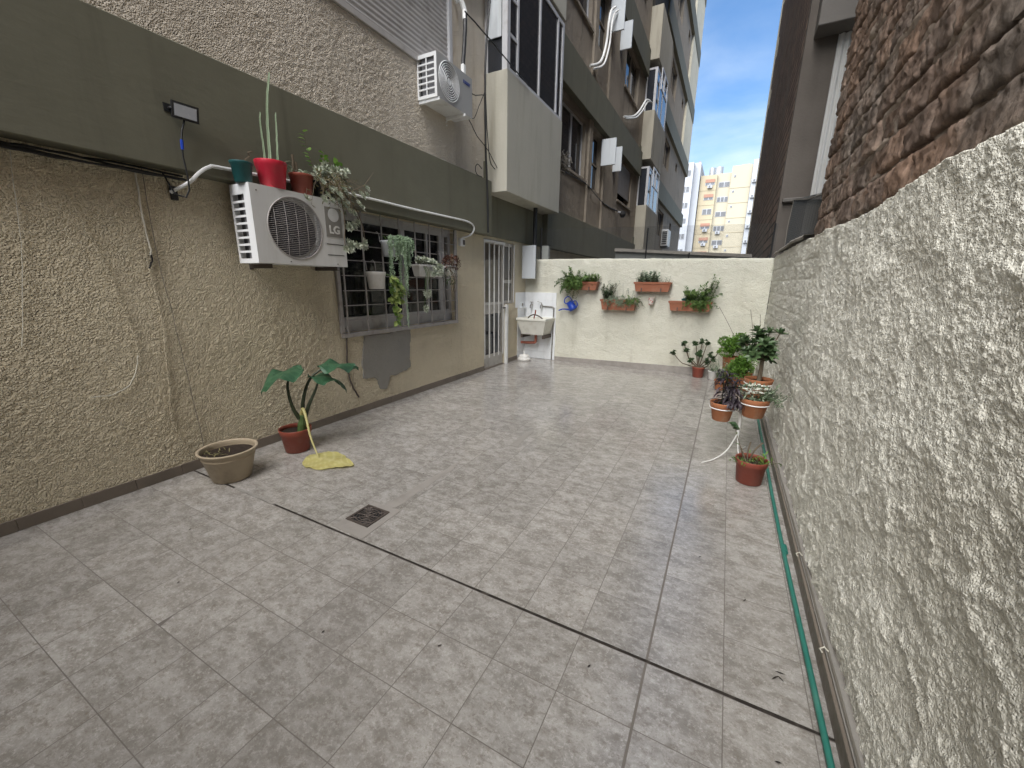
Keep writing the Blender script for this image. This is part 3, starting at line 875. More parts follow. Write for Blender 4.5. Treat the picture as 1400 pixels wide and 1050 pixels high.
swin = build('side_window', sw, m_doorgrey, bl)
build('pane', MB().box(xd - 0.03, xd - 0.022, y0 + 0.04, y1 - 0.05, 1.18, 2.15), m_frost, swin)
for y in (6.80,): build('bar', MB().tube([(xd + 0.028, y, 1.14), (xd + 0.028, y, 2.19)], 0.012, 8), m_ironwhite, swin)
build('bar', MB().tube([(xd + 0.028, 7.0, 1.14), (xd + 0.028, 7.0, 2.19)], 0.012, 8), m_ironwhite, swin)
build('door_post', MB().bbox(XW - 0.02, XW + 0.05, 6.635, 6.70, 0.0, 1.115, 0.004), m_white, bl)
build('threshold', MB().box(XW - 0.14, XW - 0.001, 5.902, 6.62, -0.05, 0.018), m_skirt, bl)
# ---- skirting tiles along the left wall
y = -1.2
while y < 5.88:
    yy = min(y + 0.284, 5.89)
    build('skirting_tile', MB().bbox(XW + 0.0005, XW + 0.013, y + 0.001, yy - 0.001, 0.001, 0.082 + random.uniform(-0.002, 0.002), 0.0015), m_skirt, bl)
    y += 0.284
for a, b in ((6.71, 6.93), (6.932, 7.16)):
    build('skirting_tile', MB().bbox(XW + 0.0005, XW + 0.013, a, b, 0.001, 0.082, 0.0015), m_skirt, bl)
# white wall tiles by the sink, on the building's wall
for i in range(3):
    for j in range(9):
        if j == 8: z0_, z1_ = 1.18, 1.33
        else: z0_, z1_ = 0.0025 + j * 0.1475, 0.0025 + (j + 1) * 0.1475
        if i == 0 and j < 8 and j >= 7 and False: continue
        a = 7.065 + i * 0.1475
        b = min(a + 0.1460, 7.496)
        if i == 0 and j < 7: a = 7.165
        build('wall_tile', MB().bbox(XW + 0.0005, XW + 0.008, a, b, z0_, z1_ - 0.0015, 0.0012), m_wtile, bl)

# ------------------------------------------------------------------ end wall of the yard
ew = thing('garden_wall', 'pale cream stucco wall with planters closing the end of the yard', 'wall', (-1.5, YB, 0))
nx = 300
xx = np.linspace(XW + 0.001, 0.565, nx)
top = 1.965 - 0.045 * (xx - XW) / 4.2 + 0.012 * fbm(xx * 5, xx * 0, 4, 4)
prof = []
nz = 90
for j in range(nz + 1): prof.append((0.0, j / nz))
prof += [(0.012, 1.004), (0.08, 1.006), (0.14, 1.004), (0.15, 0.99), (0.15, 0.0)]
P = np.zeros((nx, len(prof), 3))
for j, (dy, t) in enumerate(prof):
    z = -0.05 + (top + 0.05) * min(t, 1.0) + (t - 1.0 if t > 1 else 0)
    P[:, j, 0] = xx
    d = 0.012 * fbm(xx * 2.2, z * 2.2, 21, 4) + 0.004 * fbm(xx * 16, z * 16, 33, 2)
    edge = max(0.0, (t - 0.985) / 0.015) if t <= 1 else 1
    P[:, j, 1] = YB + dy + (d if dy == 0 else 0) + 0.006 * edge * (dy == 0)
    P[:, j, 2] = z
grid_obj('wall_body', P, m_back, ew, flip=True)
# skirting tiles
x = -2.955
while x < 0.52:
    b = min(x + 0.284, 0.535)
    h0 = 0.075 + 0.065 * (x + 2.955) / 3.5; h1 = 0.075 + 0.065 * (b + 2.955) / 3.5
    mb = MB()
    ya, yb = YB - 0.024, YB - 0.004
    i = mb.verts([(x + 0.001, ya, 0.001), (b - 0.001, ya, 0.001), (b - 0.001, yb, 0.001), (x + 0.001, yb, 0.001), (x + 0.001, ya, h0), (b - 0.001, ya, h1), (b - 0.001, yb, h1), (x + 0.001, yb, h0)])
    for a in ((0, 3, 2, 1), (4, 5, 6, 7), (0, 1, 5, 4), (1, 2, 6, 5), (2, 3, 7, 6), (3, 0, 4, 7)): mb.f.append(tuple(i[k] for k in a))
    build('skirting_tile', mb, m_skirt2, ew)
    x += 0.284
# white glazed tiles round the sink
for i in range(5):
    for j in range(9):
        a = -3.632 + i * 0.1475; b = a + 0.146
        if i == 4: b = -2.965
        z0_ = 0.0025 + j * 0.1475; z1_ = z0_ + 0.146
        build('wall_tile', MB().bbox(a, b, YB - 0.020, YB - 0.010, z0_, z1_, 0.0012), m_wtile, ew)
build('tile_bedding', MB().box(-3.64, -2.962, YB - 0.0125, YB + 0.02, 0.001, 1.331), m_white, ew)

# ------------------------------------------------------------------ rough boundary wall on the right
rw = thing('boundary_wall', 'rough grey white roughcast boundary wall beside the green hose', 'wall', (XR, 3.5, 0))
yy = [-2.5]
while yy[-1] < 7.49: yy.append(yy[-1] + (0.03 if yy[-1] < 0.5 else max(0.0040, 0.0027 * yy[-1])))
yy[-1] = 7.5
yy = np.array(yy)
TOPR = 1.885 + 0.05 * np.clip((yy - 3.5) / 2.5, 0, 1) + 0.030 * fbm(yy * 3.5, yy * 0, 71, 5)
zt = np.linspace(0, 1, 430)
Yg, Tg = np.meshgrid(yy, zt, indexing='ij')
Zg = -0.02 + (TOPR[:, None] + 0.02) * Tg
rid = 1 - np.abs(2 * fbm(Yg * 2.4 + Zg * 1.1, Zg * 3.6, 51, 3))
rid2 = 1 - np.abs(2.4 * fbm(Yg * 1.3 - Zg * 2.6, Zg * 1.6 + Yg * 2.8, 57, 4))
cw = 0.5 + 0.5 * np.cos(2 * np.pi * (Zg + 0.02 * fbm(Yg * 2, Zg * 2, 5, 3)) / 0.157)
disp = 0.026 * fbm(Yg * 1.6, Zg * 1.6, 41, 3) + 0.009 * fbm(Yg * 5, Zg * 5, 47, 3) + (0.005 + 0.004 * np.clip(1.2 - Zg, 0, 1)) * np.clip(rid, 0, 1) ** 5 + (0.005 + 0.008 * np.clip(1.1 - Zg, 0, 1)) * np.clip(rid2, 0, 1) ** 6 + 0.005 * fbm(Yg * 9, Zg * 9, 43, 3)
disp -= 0.005 * cw ** 10 * np.clip(1.2 * fbm(Yg * 1.1, Zg * 1.3, 88, 3) + 0.45 + 0.12 * (Yg - 3), 0, 1)
gn = vnoise(Yg / 0.0088, Zg / 0.0088, 61) + 0.8 * vnoise(Yg / 0.021 + 5, Zg / 0.021, 62)
disp += 0.0072 * np.clip(gn, -0.35, 0.7)
disp += 0.006 * fbm(Yg / 0.075, Zg / 0.075, 67, 2)
Xg = XR + 0.018 - disp
Xg = np.maximum(Xg, XR - 0.045)
back = np.stack([np.full_like(Xg[:, :1], XR + 0.10), Yg[:, -1:], Zg[:, -1:] + 0.01], -1)
back2 = np.stack([np.full_like(Xg[:, :1], XR + 0.22), Yg[:, -1:], Zg[:, -1:] - 0.01], -1)
back3 = np.stack([np.full_like(Xg[:, :1], XR + 0.22), Yg[:, -1:], np.full_like(Xg[:, :1], -0.02)], -1)
Pr = np.concatenate([np.stack([Xg, Yg, Zg], -1), back, back2, back3], 1)
grid_obj('wall_body', Pr, m_rough, rw, smooth=True)
cpg = []
for i in range(60):
    y = 4.62 + 2.86 * i / 59
    dz = 0.006 * fbm(y * 6, 0.0, 12, 3); dx = 0.012 * fbm(y * 5, 4.0, 13, 3)
    zc = 1.958 + 0.035 * min(1, (y - 4.62) / 0.8)
    cpg.append([(XR + 0.0 + dx, y, zc + dz - 0.035), (XR - 0.012 + dx, y, zc + dz - 0.02), (XR - 0.006 + dx, y, zc + dz), (XR + 0.2, y, zc + 0.012 + dz), (XR + 0.21, y, zc - 0.04)])
grid_obj('coping', np.array(cpg, float), m_ccoping, rw, smooth=False, flip=False)
# narrow skirting strip at its foot
sk = []
y = 0.2
while y < 7.45:
    build('skirting_strip', MB().bbox(0.512, 0.524, y + 0.001, min(y + 0.9, 7.46) - 0.001, -0.001, 0.075, 0.002), m_skirt, rw)
    y += 0.9
build('skirting_bed', MB().box(0.5245, 0.62, 0.2, 7.46, -0.001, 0.082), m_cement, rw)

# ------------------------------------------------------------------ unseen wall added behind the camera to darken the near floor
rear = thing('added_shade_wall', 'unseen beige wall added behind the camera to shade the near floor', 'wall', (-1.5, -1.5, 0))
build('wall_body', MB().box(XW + 0.001, XR - 0.05, -1.75, -1.5, -0.05, 2.75), m_upper, rear)
build('coping', MB().bbox(XW + 0.001, XR - 0.05, -1.78, -1.47, 2.75, 2.81, 0.006), m_ccoping, rear)

# ------------------------------------------------------------------ brick building above the boundary wall
bb = thing('brick_building', 'tall windowless building of eroded brown brick above the roughcast wall', 'building', (0.62, 0.0, 0))
build('wall_core', MB().box(0.64, 9.0, -6.0, 4.40, -0.1, 13.0), m_mortar, bb)
CH = 0.1555
yy = np.concatenate([np.linspace(-2.0, 0.9, 50), np.arange(0.92, 4.43, 0.018)])
zz = np.concatenate([np.arange(1.80, 4.6, 0.018), np.linspace(4.65, 13.0, 60)])
Yg, Zg = np.meshgrid(yy, zz, indexing='ij')
ph = np.abs(((Zg - 1.885 + 0.014 * fbm(Yg * 2.5, Zg * 2, 31, 3)) / CH + 0.5) % 1 - 0.5) * CH
ridge = np.exp(-(ph / 0.016) ** 2) * np.clip(0.7 + 1.6 * fbm(Yg * 4, Zg * 5, 35, 4), 0, 1.5)
X = 0.611 - 0.014 * ridge - 0.042 * np.clip(fbm(Yg * 3.2, Zg * 6, 37, 5), 0, 1) - 0.016 * fbm(Yg * 14, Zg * 22, 38, 3)
X = X + 0.050 * np.exp(-(ph / 0.009) ** 2) * np.clip(3.0 * fbm(Yg * 3.5, Zg * 3, 91, 3) + 0.1, 0, 1)
grid_obj('mortar_face', np.stack([X, Yg, Zg], -1), m_mortar, bb, smooth=True)
# brick variants (front faces -X)
BL = 0.292
brick_me = []
for q in range(8):
    L, H = BL - 0.013, CH - 0.014
    nu, nv = 20, 11
    u = np.linspace(0, L, nu); v = np.linspace(0, H, nv)
    U, V = np.meshgrid(u, v, indexing='ij')
    D = 0.008 * fbm(U * 9 + q * 9, V * 12, 200 + q, 3) + 0.014 * fbm(U * 55 + q * 5, V * 60, 300 + q, 2)
    e = np.minimum(np.minimum(U, L - U) / 0.02, np.minimum(V, H - V) / 0.016)
    D = D - 0.010 * np.clip(1 - e * 1.6, 0, 1) ** 1.5
    U2 = U + 0.007 * fbm(U * 12 + 7 * q, V * 12, 400 + q, 2) * (e < 1); V2 = V + 0.010 * fbm(U * 12 + 3 * q, V * 12 + 9, 500 + q, 2)
    mb = MB()
    mb.grid(np.stack([-D, U2, V2], -1))
    per = [i * nv for i in range(nu)] + [(nu - 1) * nv + j for j in range(1, nv)] + [i * nv + nv - 1 for i in range(nu - 2, -1, -1)] + [j for j in range(nv - 2, 0, -1)]
    bk = [mb.vert((0.08, mb.v[i][1], mb.v[i][2])) for i in per]
    for i in range(len(per)):
        j = (i + 1) % len(per)
        mb.face(per[i], per[j], bk[j], bk[i])
    me = bpy.data.meshes.new('brick'); me.from_pydata(mb.v, [], mb.f); me.materials.append(m_brick)
    me.polygons.foreach_set('use_smooth', [True] * len(me.polygons)); me.update()
    brick_me.append(me)
cand = []
row = 0
z = 1.892
while z < 12.7:
    y = 4.395 - BL * (0.5 if row % 2 else 1.0)
    if row % 2: cand.append((y, z, 0.5, row))
    y = 4.395 - BL * (0.5 if row % 2 else 0.0)
    while y > -0.4:
        y -= BL
        cand.append((y, z, 1.0, row))
    z += CH; row += 1
def seen(y, z):
    q = camI @ Vector((0.57, y + BL / 2, z + 0.07))
    return q.z < -0.1 and abs(q.x / -q.z) < 1.40 and abs(q.y / -q.z) < 1.05
cand.sort(key=lambda c: ((not seen(c[0], c[1])), c[0] ** 2 + (c[1] - 1.5) ** 2))
rest = MB()
nb = 0
for (y, z, s, row) in cand:
    if nb < 300 and seen(y, z):
        o = bpy.data.objects.new('brick', random.choice(brick_me)); COL.objects.link(o); o.parent = bb
        o.location = Vector((0.587 + random.gauss(0, 0.004), y + 0.006, z + random.gauss(0, 0.003))) - ORG[bb.name]
        o.rotation_euler = (random.gauss(0, 0.005), random.gauss(0, 0.010), random.gauss(0, 0.008))
        o.scale = (1, s if s < 1 else 1, 1)
        nb += 1
    elif z < 9 :
        rest.box(0.585, 0.66, y + 0.006, y + BL * s - 0.006, z, z + CH - 0.013)
tag(build('brickwork', rest, m_brick, bb), kind='stuff')

# ------------------------------------------------------------------ second building beyond the end wall on the right
b2 = thing('tall_building', 'tall dark brick and concrete building beyond the yard with corrugated strip', 'building', (0.56, 8.4, 0))
build('brick_side', MB().box(0.56, 0.80, 8.62, 24.6, -0.1, 17.5), m_farbrick, b2)
build('concrete_front', MB().box(0.563, 8.0, 8.40, 8.62, -0.1, 17.5), m_conc, b2)
build('rear_mass', MB().box(0.80, 9.0, 8.62, 24.6, -0.1, 17.4), m_conc, b2)
build('corner_pier', MB().box(0.530, 0.70, 24.2, 24.75, -0.1, 17.6), m_farcream, b2)
build('beam', MB().bbox(0.66, 4.0, 8.02, 8.399, 5.12, 9.5, 0.01), m_conc2, b2)
build('ledge', MB().bbox(0.60, 4.0, 8.30, 8.399, 2.84, 2.90, 0.01), m_conc2, b2)
P = []
for i in range(73):
    x = 0.965 + 0.9 * i / 72
    y = 8.36 + 0.018 * math.sin(i * 2 * math.pi / 6)
    P.append([(x, y, 2.92), (x, y, 5.11)])
grid_obj('corrugated_strip', np.array(P, float), m_corr, b2, smooth=True, flip=True)
for z in np.arange(9.0, 17.0, 1.9):
    build('wall_tie', MB().box(0.545, 0.559, 22.6, 22.75, z, z + 0.7), m_farcream, b2)

# ------------------------------------------------------------------ things just beyond the end wall
nw = thing('neighbour_wall', 'low grey wall with flat capping beyond the cream garden wall', 'wall', (-1.0, 12, -0.1))
mb = MB(); i = mb.verts([(-3.0, 12, -0.1), (0.55, 12, -0.1), (0.55, 12.25, -0.1), (-3.0, 12.25, -0.1), (-3.0, 12, 2.42), (0.55, 12, 2.18), (0.55, 12.25, 2.18), (-3.0, 12.25, 2.42)])
for a in ((0, 3, 2, 1), (4, 5, 6, 7), (0, 1, 5, 4), (1, 2, 6, 5), (2, 3, 7, 6), (3, 0, 4, 7)): mb.f.append(tuple(i[k] for k in a))
build('wall_body', mb, m_slab, nw)
mb = MB(); i = mb.verts([(-3.0, 11.9, 2.422), (0.40, 11.9, 2.192), (0.40, 12.4, 2.192), (-3.0, 12.4, 2.422), (-3.0, 11.9, 2.50), (0.40, 11.9, 2.27), (0.40, 12.4, 2.27), (-3.0, 12.4, 2.50)])
for a in ((0, 3, 2, 1), (4, 5, 6, 7), (0, 1, 5, 4), (1, 2, 6, 5), (2, 3, 7, 6), (3, 0, 4, 7)): mb.f.append(tuple(i[k] for k in a))
build('capping', mb, m_ccoping, nw)

def net_mesh(A, B, C, D, nu, nv, r=0.0012):
    """threads over the quad A(bottom left) B(bottom right) C(top right) D(top left)"""
    A, B, C, D = map(Vector, (A, B, C, D))
    mb = MB()
    for i in range(nu + 1):
        t = i / nu
        mb.tube([A.lerp(B, t), A.lerp(B, t).lerp(D.lerp(C, t), 0.5) + Vector((0, 0.01 * math.sin(i), 0)), D.lerp(C, t)], r, 3, False)
    for j in range(nv + 1):
        t = j / nv
        mb.tube([A.lerp(D, t), A.lerp(D, t).lerp(B.lerp(C, t), 0.5) + Vector((0, 0, -0.004)), B.lerp(C, t)], r, 3, False)
    return mb
ns = thing('net_screen', 'dark fine net on thin posts above the cream garden wall', 'net', (-1.4, YB + 0.1, 1.9))
tag(build('net', net_mesh((-3.38, YB + 0.10, 1.95), (0.54, YB + 0.10, 1.91), (0.54, YB + 0.10, 2.43), (-3.38, YB + 0.10, 2.53), 250, 30, 0.0013), m_net, ns), kind='stuff')
for x, zt_ in ((-1.36, 2.45), (0.505, 2.43), (-0.66, 2.03), (-3.36, 2.55)):
    build('post', MB().tube([(x, YB + 0.08, 1.85), (x, YB + 0.08, zt_)], 0.014, 6), m_black, ns)
ns2 = thing('gathered_net', 'dark net stretched between the brick wall and the concrete front', 'net', (0.64, 6.0, 1.99))
tag(build('net', net_mesh((0.70, 4.75, 2.0), (0.66, 7.45, 2.0), (0.75, 8.28, 2.86), (0.70, 4.46, 2.30), 110, 26, 0.0014), m_net, ns2), kind='stuff')
build('edge_cord', MB().tube([(0.70, 4.46, 2.30), (0.72, 6.4, 2.55), (0.75, 8.28, 2.86)], 0.006, 5), m_cableg, ns2)
build('edge_cord', MB().tube([(0.66, 7.45, 2.0), (0.69, 7.9, 2.4), (0.75, 8.28, 2.86)], 0.004, 5), m_cableg, ns2)

# ------------------------------------------------------------------ far apartment blocks
KF = 100 / 85.0
YF = 100.0
def fz(z): return 1.5 + (z - 1.5) * KF
m_fy = M('pale_yellow_render', (0.33, 0.29, 0.205), 0.9, 0.06, 0.3, dirt=(0.30, 0.26, 0.19), damt=0.5, ds=0.5, streak=1, obj=False)
m_fc = M('cream_far_render', (0.34, 0.315, 0.245), 0.9, 0.06, 0.3, dirt=(0.33, 0.30, 0.24), damt=0.4, ds=0.5, streak=1, obj=False)
m_fw = M('white_far_render', (0.33, 0.35, 0.38), 0.9, 0.05, 0.3, dirt=(0.32, 0.33, 0.34), damt=0.4, ds=0.5, streak=1, obj=False)
m_fg = M('far_window_glass', (0.13, 0.135, 0.145), 0.15, 0.2, 1, obj=False)
m_fb = M('terracotta_blind', (0.27, 0.15, 0.11), 0.8, 0.1, 1, obj=False)
m_ft = M('steel_tank', (0.42, 0.43, 0.44), 0.35, 0.1, 1, metal=0.6, obj=False)
def far_window(p, x0, x1, z0, z1, y, frame=True, blind=False, cols=2):
    f = build('window', MB().box(x0 * KF, x1 * KF, y - 0.06, y - 0.001, fz(z0), fz(z1)), m_fw, p)
    w = (x1 - x0) / cols
    for c in range(cols):
        build('pane', MB().box((x0 + w * c + 0.07) * KF, (x0 + w * (c + 1) - 0.05) * KF, y - 0.09, y - 0.061, fz(z0 + 0.07), fz(z1 - 0.07)), m_fg, f)
    if blind: build('blind', MB().box(x0 * KF, x1 * KF, y - 0.14, y - 0.091, fz(z1 - (z1 - z0) * blind), fz(z1)), m_fb, f)
def far_ac(p, x, z, y):
    o = build('outdoor_unit', MB().bbox((x - 0.38) * KF, (x + 0.38) * KF, y - 0.45, y - 0.1, fz(z - 0.25), fz(z + 0.25), 0.03), m_fw, p)
    build('fan', MB().box((x - 0.2) * KF, (x + 0.1) * KF, y - 0.47, y - 0.451, fz(z - 0.17), fz(z + 0.17)), m_fg, o)
fy = thing('far_apartment_block', 'pale yellow apartment block with terracotta blinds and roof tanks far behind', 'building', (-3 * KF, YF, -0.1))
build('left_bay', MB().box(-6.85 * KF, -4.2 * KF, YF - 0.6, YF + 12, -0.1, fz(20.4)), m_fy, fy)
build('middle_bay', MB().box(-4.2 * KF, -2.0 * KF, YF, YF + 12, -0.1, fz(20.6)), m_fc, fy)
build('right_bay', MB().box(-2.0 * KF, 1.05 * KF, YF - 0.9, YF + 12, -0.1, fz(21.45)), m_fc, fy)
build('water_tank_house', MB().box(-0.6 * KF, 0.6 * KF, YF + 1, YF + 4, fz(21.45), fz(21.9)), m_fy, fy)
for st in range(8):
    z = 19.1 - 2.42 * st
    for (a, b, yq) in ((-6.85, -4.2, YF - 0.6), (-2.0, 1.05, YF - 0.9)):
        build('storey_line', MB().box(a * KF + 0.01, b * KF - 0.01, yq - 0.05, yq - 0.001, fz(z - 1.2), fz(z - 1.13)), m_fy, fy)
    far_window(fy, -6.0, -4.5, z - 0.35, z + 0.60, YF - 0.6, blind=(0.55 if st % 4 != 2 else False))
    far_window(fy, -3.85, -2.15, z - 0.75, z + 0.10, YF, cols=3 if st % 2 else 2)
    if st in (0, 3, 4, 5, 6): far_ac(fy, -5.2, z - 0.62, YF - 0.6)
    if st in (3, 4, 6): far_ac(fy, -3.1, z - 1.05, YF)
    far_window(fy, -1.62, -1.28, z + 0.7 - 0.18, z + 0.7 + 0.18, YF - 0.9, cols=1)
for x0, x1 in ((-5.75, -4.85), (-4.8, -3.5)):
    build('roof_tank', MB().lathe(((x0 + x1) / 2 * KF, YF + 3, fz(20.5)), [(0, 0), ((x1 - x0) / 2 * KF, 0), ((x1 - x0) / 2 * KF, 2.0), (0, 2.1)], 14), m_ft, fy)
fw_ = thing('white_apartment_block', 'bluish white apartment block at the left of the yellow block', 'building', (-8.4 * KF, YF - 3, -0.1))
build('front_wall', MB().box(-12 * KF, -8.0 * KF, YF - 3, YF + 10, -0.1, fz(22.3)), m_fw, fw_)
build('side_bay', MB().box(-8.0 * KF, -6.95 * KF, YF - 1.5, YF + 10, -0.1, fz(22.45)), m_fw, fw_)
for st in range(7):
    far_window(fw_, -9.5, -8.35, 20.15 - 2.62 * st, 21.1 - 2.62 * st, YF - 3, cols=2)
build('roof_stack', MB().box(-7.5 * KF, -7.2 * KF, YF, YF + 1, fz(22.45), fz(22.9)), m_fb, fw_)
fr = thing('narrow_white_block', 'narrow white apartment block edge at the right of the yellow block', 'building', (1.6 * KF, YF - 2, -0.1))
build('front_wall', MB().box(1.08 * KF, 6 * KF, YF - 2, YF + 10, -0.1, fz(21.9)), m_fw, fr)
for st in range(7): far_ac(fr, 1.55, 18.6 - 2.4 * st, YF - 2)
# ------------------------------------------------------------------ object materials
m_terra = M('terracotta_plastic', (0.33, 0.125, 0.070), 0.6, 0.10, 9, 0.08, 50, 0.35, dirt=(0.40, 0.26, 0.19), damt=0.35, ds=10)
m_terra2 = M('clay_pot', (0.38, 0.155, 0.075), 0.8, 0.16, 12, 0.25, 60, 0.2, dirt=(0.46, 0.32, 0.22), damt=0.55, ds=9)
m_redbrown = M('red_brown_plastic', (0.255, 0.062, 0.040), 0.5, 0.10, 9, 0.06, 50, 0.4, dirt=(0.30, 0.15, 0.11), damt=0.4, ds=8)
m_bowl = M('beige_plastic', (0.41, 0.335, 0.235), 0.55, 0.08, 7, 0.08, 40, 0.4, dirt=(0.25, 0.21, 0.16), damt=0.6, ds=7)
m_green = M('dark_green_plastic', (0.012, 0.075, 0.075), 0.45, 0.15, 8, 0.05, 40, 0.4)
m_red = M('bright_red_plastic', (0.52, 0.022, 0.045), 0.40, 0.12, 6, 0.05, 40, 0.4, dirt=(0.40, 0.10, 0.08), damt=0.4, ds=8)
m_wpot = M('white_plastic', (0.68, 0.67, 0.64), 0.5, 0.07, 8, 0.05, 40, 0.4, dirt=(0.42, 0.38, 0.30), damt=0.5, ds=9)
m_soil = M('potting_soil', (0.045, 0.034, 0.027), 0.95, 0.5, 40, 1.0, 90, 0.1)
m_blue = M('blue_plastic', (0.015, 0.060, 0.42), 0.35, 0.12, 6, 0.03, 30, 0.5)
m_wire = M('white_wire', (0.76, 0.75, 0.72), 0.4, 0.06, 9, 0.05, 60, 0.4)
m_hose = M('green_hose', (0.030, 0.175, 0.135), 0.4, 0.2, 14, 0.08, 70, 0.4, dirt=(0.12, 0.25, 0.20), damt=0.4, ds=12, obj=False)
m_pipe = M('copper_brown_pipe', (0.34, 0.115, 0.075), 0.5, 0.15, 10)
m_chrome = M('dull_chrome', (0.34, 0.33, 0.31), 0.35, 0.15, 12, metal=0.8)
m_coil = M('condenser_fins', (0.20, 0.20, 0.21), 0.6, 0.2, 30, 0.3, 120, 0.3, obj=False)
m_acdark = M('mid_grey_enamel', (0.36, 0.36, 0.35), 0.42, 0.06, 4, 0.03, 30, 0.5, obj=False)
m_fan = M('dark_fan_plastic', (0.022, 0.020, 0.030), 0.5, 0.2, 10)
m_label = M('grey_label', (0.235, 0.225, 0.205), 0.5, 0.05, 9, obj=False)
m_letter = M('pale_letters', (0.66, 0.65, 0.62), 0.5, 0.03, 9)
m_bluel = M('blue_letters', (0.02, 0.045, 0.22), 0.5, 0.03, 9)
m_lens = M('floodlight_lens', (0.34, 0.35, 0.37), 0.2, 0.05, 9)
m_stem = M('woody_stem', (0.155, 0.125, 0.090), 0.85, 0.3, 30, 0.4, 90, 0.1)
m_gstem = M('green_stem', (0.070, 0.115, 0.035), 0.55, 0.25, 14)
m_darkstem = M('dark_green_stem', (0.028, 0.038, 0.018), 0.5, 0.3, 14)

lf_mid = leafmat('leaf_mid_green', (0.045, 0.100, 0.024), (0.17, 0.26, 0.070))
lf_bright = leafmat('leaf_bright_green', (0.060, 0.150, 0.020), (0.19, 0.33, 0.060))
lf_dark = leafmat('leaf_dark_green', (0.030, 0.062, 0.024), (0.105, 0.165, 0.070), 0.35, 0.1)
lf_grey = leafmat('leaf_grey_green', (0.10, 0.145, 0.085), (0.30, 0.36, 0.25), 0.6, 0.15)
lf_pale = leafmat('leaf_pale_rosette', (0.26, 0.31, 0.21), (0.62, 0.64, 0.53), 0.55, 0.12)
lf_burro = leafmat('leaf_burro_tail', (0.135, 0.23, 0.105), (0.43, 0.55, 0.38), 0.5, 0.1)
lf_purple = leafmat('leaf_dark_purple', (0.018, 0.013, 0.018), (0.075, 0.060, 0.072), 0.4, 0.08)
lf_redd = leafmat('leaf_dark_red', (0.050, 0.020, 0.014), (0.17, 0.075, 0.045), 0.5, 0.1)
lf_var = leafmat('leaf_variegated', (0.10, 0.21, 0.030), (0.52, 0.60, 0.22), 0.4, 0.2)
lf_white = leafmat('petal_white', (0.60, 0.62, 0.50), (0.82, 0.82, 0.76), 0.6, 0.2)
lf_cact = leafmat('cactus_skin', (0.095, 0.150, 0.080), (0.26, 0.31, 0.19), 0.6, 0.0)
lf_dry = leafmat('leaf_olive_dry', (0.090, 0.085, 0.035), (0.24, 0.21, 0.10), 0.6, 0.15)
def bigleaf(name, a, b, vein):
    t = NT(name)
    at = t.new('ShaderNodeAttribute'); at.attribute_name = 'tint'
    c = t.mix(at.outputs['Fac'], a, b)
    c = t.mix(t.rng(t.noise(t.pos(obj=True), 16, 5, 0.6), 0.5, 0.7, 0, 0.5), c, vein)
    t.color(c)
    n = t.bump(t.noise(t.pos(obj=True), 30, 4), 0.2, 0.004)
    t.fin(0.42, 0.4, n)
    tr = t.new('ShaderNodeBsdfTranslucent'); t.link(c, tr.inputs['Color'])
    ms = t.new('ShaderNodeMixShader'); ms.inputs[0].default_value = 0.22
    t.link(t.b.outputs[0], ms.inputs[1]); t.link(tr.outputs[0], ms.inputs[2])
    t.link(ms.outputs[0], t.n['Material Output'].inputs['Surface'])
    return t.m
m_ear = bigleaf('elephant_ear_leaf', (0.032, 0.090, 0.045), (0.068, 0.155, 0.080), (0.050, 0.120, 0.075))
m_ear_y = bigleaf('yellowed_leaf', (0.47, 0.42, 0.13), (0.63, 0.58, 0.28), (0.40, 0.30, 0.10))

U = random.uniform
def rv():
    while True:
        v = Vector((U(-1, 1), U(-1, 1), U(-1, 1)))
        if 0.05 < v.length < 1: return v.normalized()
def pot(th, c, rt, rb, h, mat, rim=0.035, lip=0.006, soil=0.03, n=32, ry=1.0, rimfat=0.0):
    prof = [(0, 0), (rb * 0.92, 0), (rb, 0.005)]
    hz = h - rim
    rr = rb + (rt - lip - rb) * hz / h
    prof += [(rr, hz), (rr + lip, hz + 0.004), (rt, h - 0.003), (rt - 0.001, h), (rt - 0.006 - rimfat, h), (rt - 0.009 - rimfat, h - 0.006), (rr - 0.006, hz - 0.004)]
    zs = h - soil
    prof += [(rb + (rt - rb) * zs / h - 0.010, zs - 0.012)]
    o = build('pot', MB().lathe(c, prof, n, 1, ry), mat, th, True)
    m = o.data
    rs = rb + (rt - rb) * zs / h - 0.005 - rimfat * 0.3
    P = []
    sm = MB(); ctr = sm.vert((c[0], c[1], c[2] + zs + 0.004)); prev = None
    for k in (0.35, 0.7, 1.0):
        ring = [sm.vert((c[0] + rs * k * math.cos(a), c[1] + ry * rs * k * math.sin(a), c[2] + zs + U(-0.006, 0.006) * (k < 1))) for a in [2 * math.pi * q / 18 for q in range(18)]]
        for q in range(18):
            if prev: sm.face(prev[q], ring[q], ring[(q + 1) % 18], prev[(q + 1) % 18])
            else: sm.face(ctr, ring[q], ring[(q + 1) % 18])
        prev = ring
    build('soil', sm, m_soil, th, True)
    return c[2] + zs
def rosette(mb, p, ax, L, W, n=9, t0=0.0, t1=1.0, lay=2, cup=0.3):
    p = Vector(p); ax = Vector(ax).normalized()
    a = ax.cross(Vector((0.21, 0.9, 0.33))).normalized(); b = ax.cross(a)
    for l in range(lay):
        el = 0.35 + 0.75 * l / max(1, lay - 1) if lay > 1 else 0.5
        for k in range(n):
            g = 2 * math.pi * (k + 0.5 * l) / n + U(-0.2, 0.2)
            d = (a * math.cos(g) + b * math.sin(g)) * math.cos(el) + ax * math.sin(el)
            mb.tint = U(t0, t1)
            mb.blade(p + d * 0.002, d, ax, L * U(0.75, 1.1) * (1 - 0.25 * l), W, 3, U(-0.2, 0.35), cup)
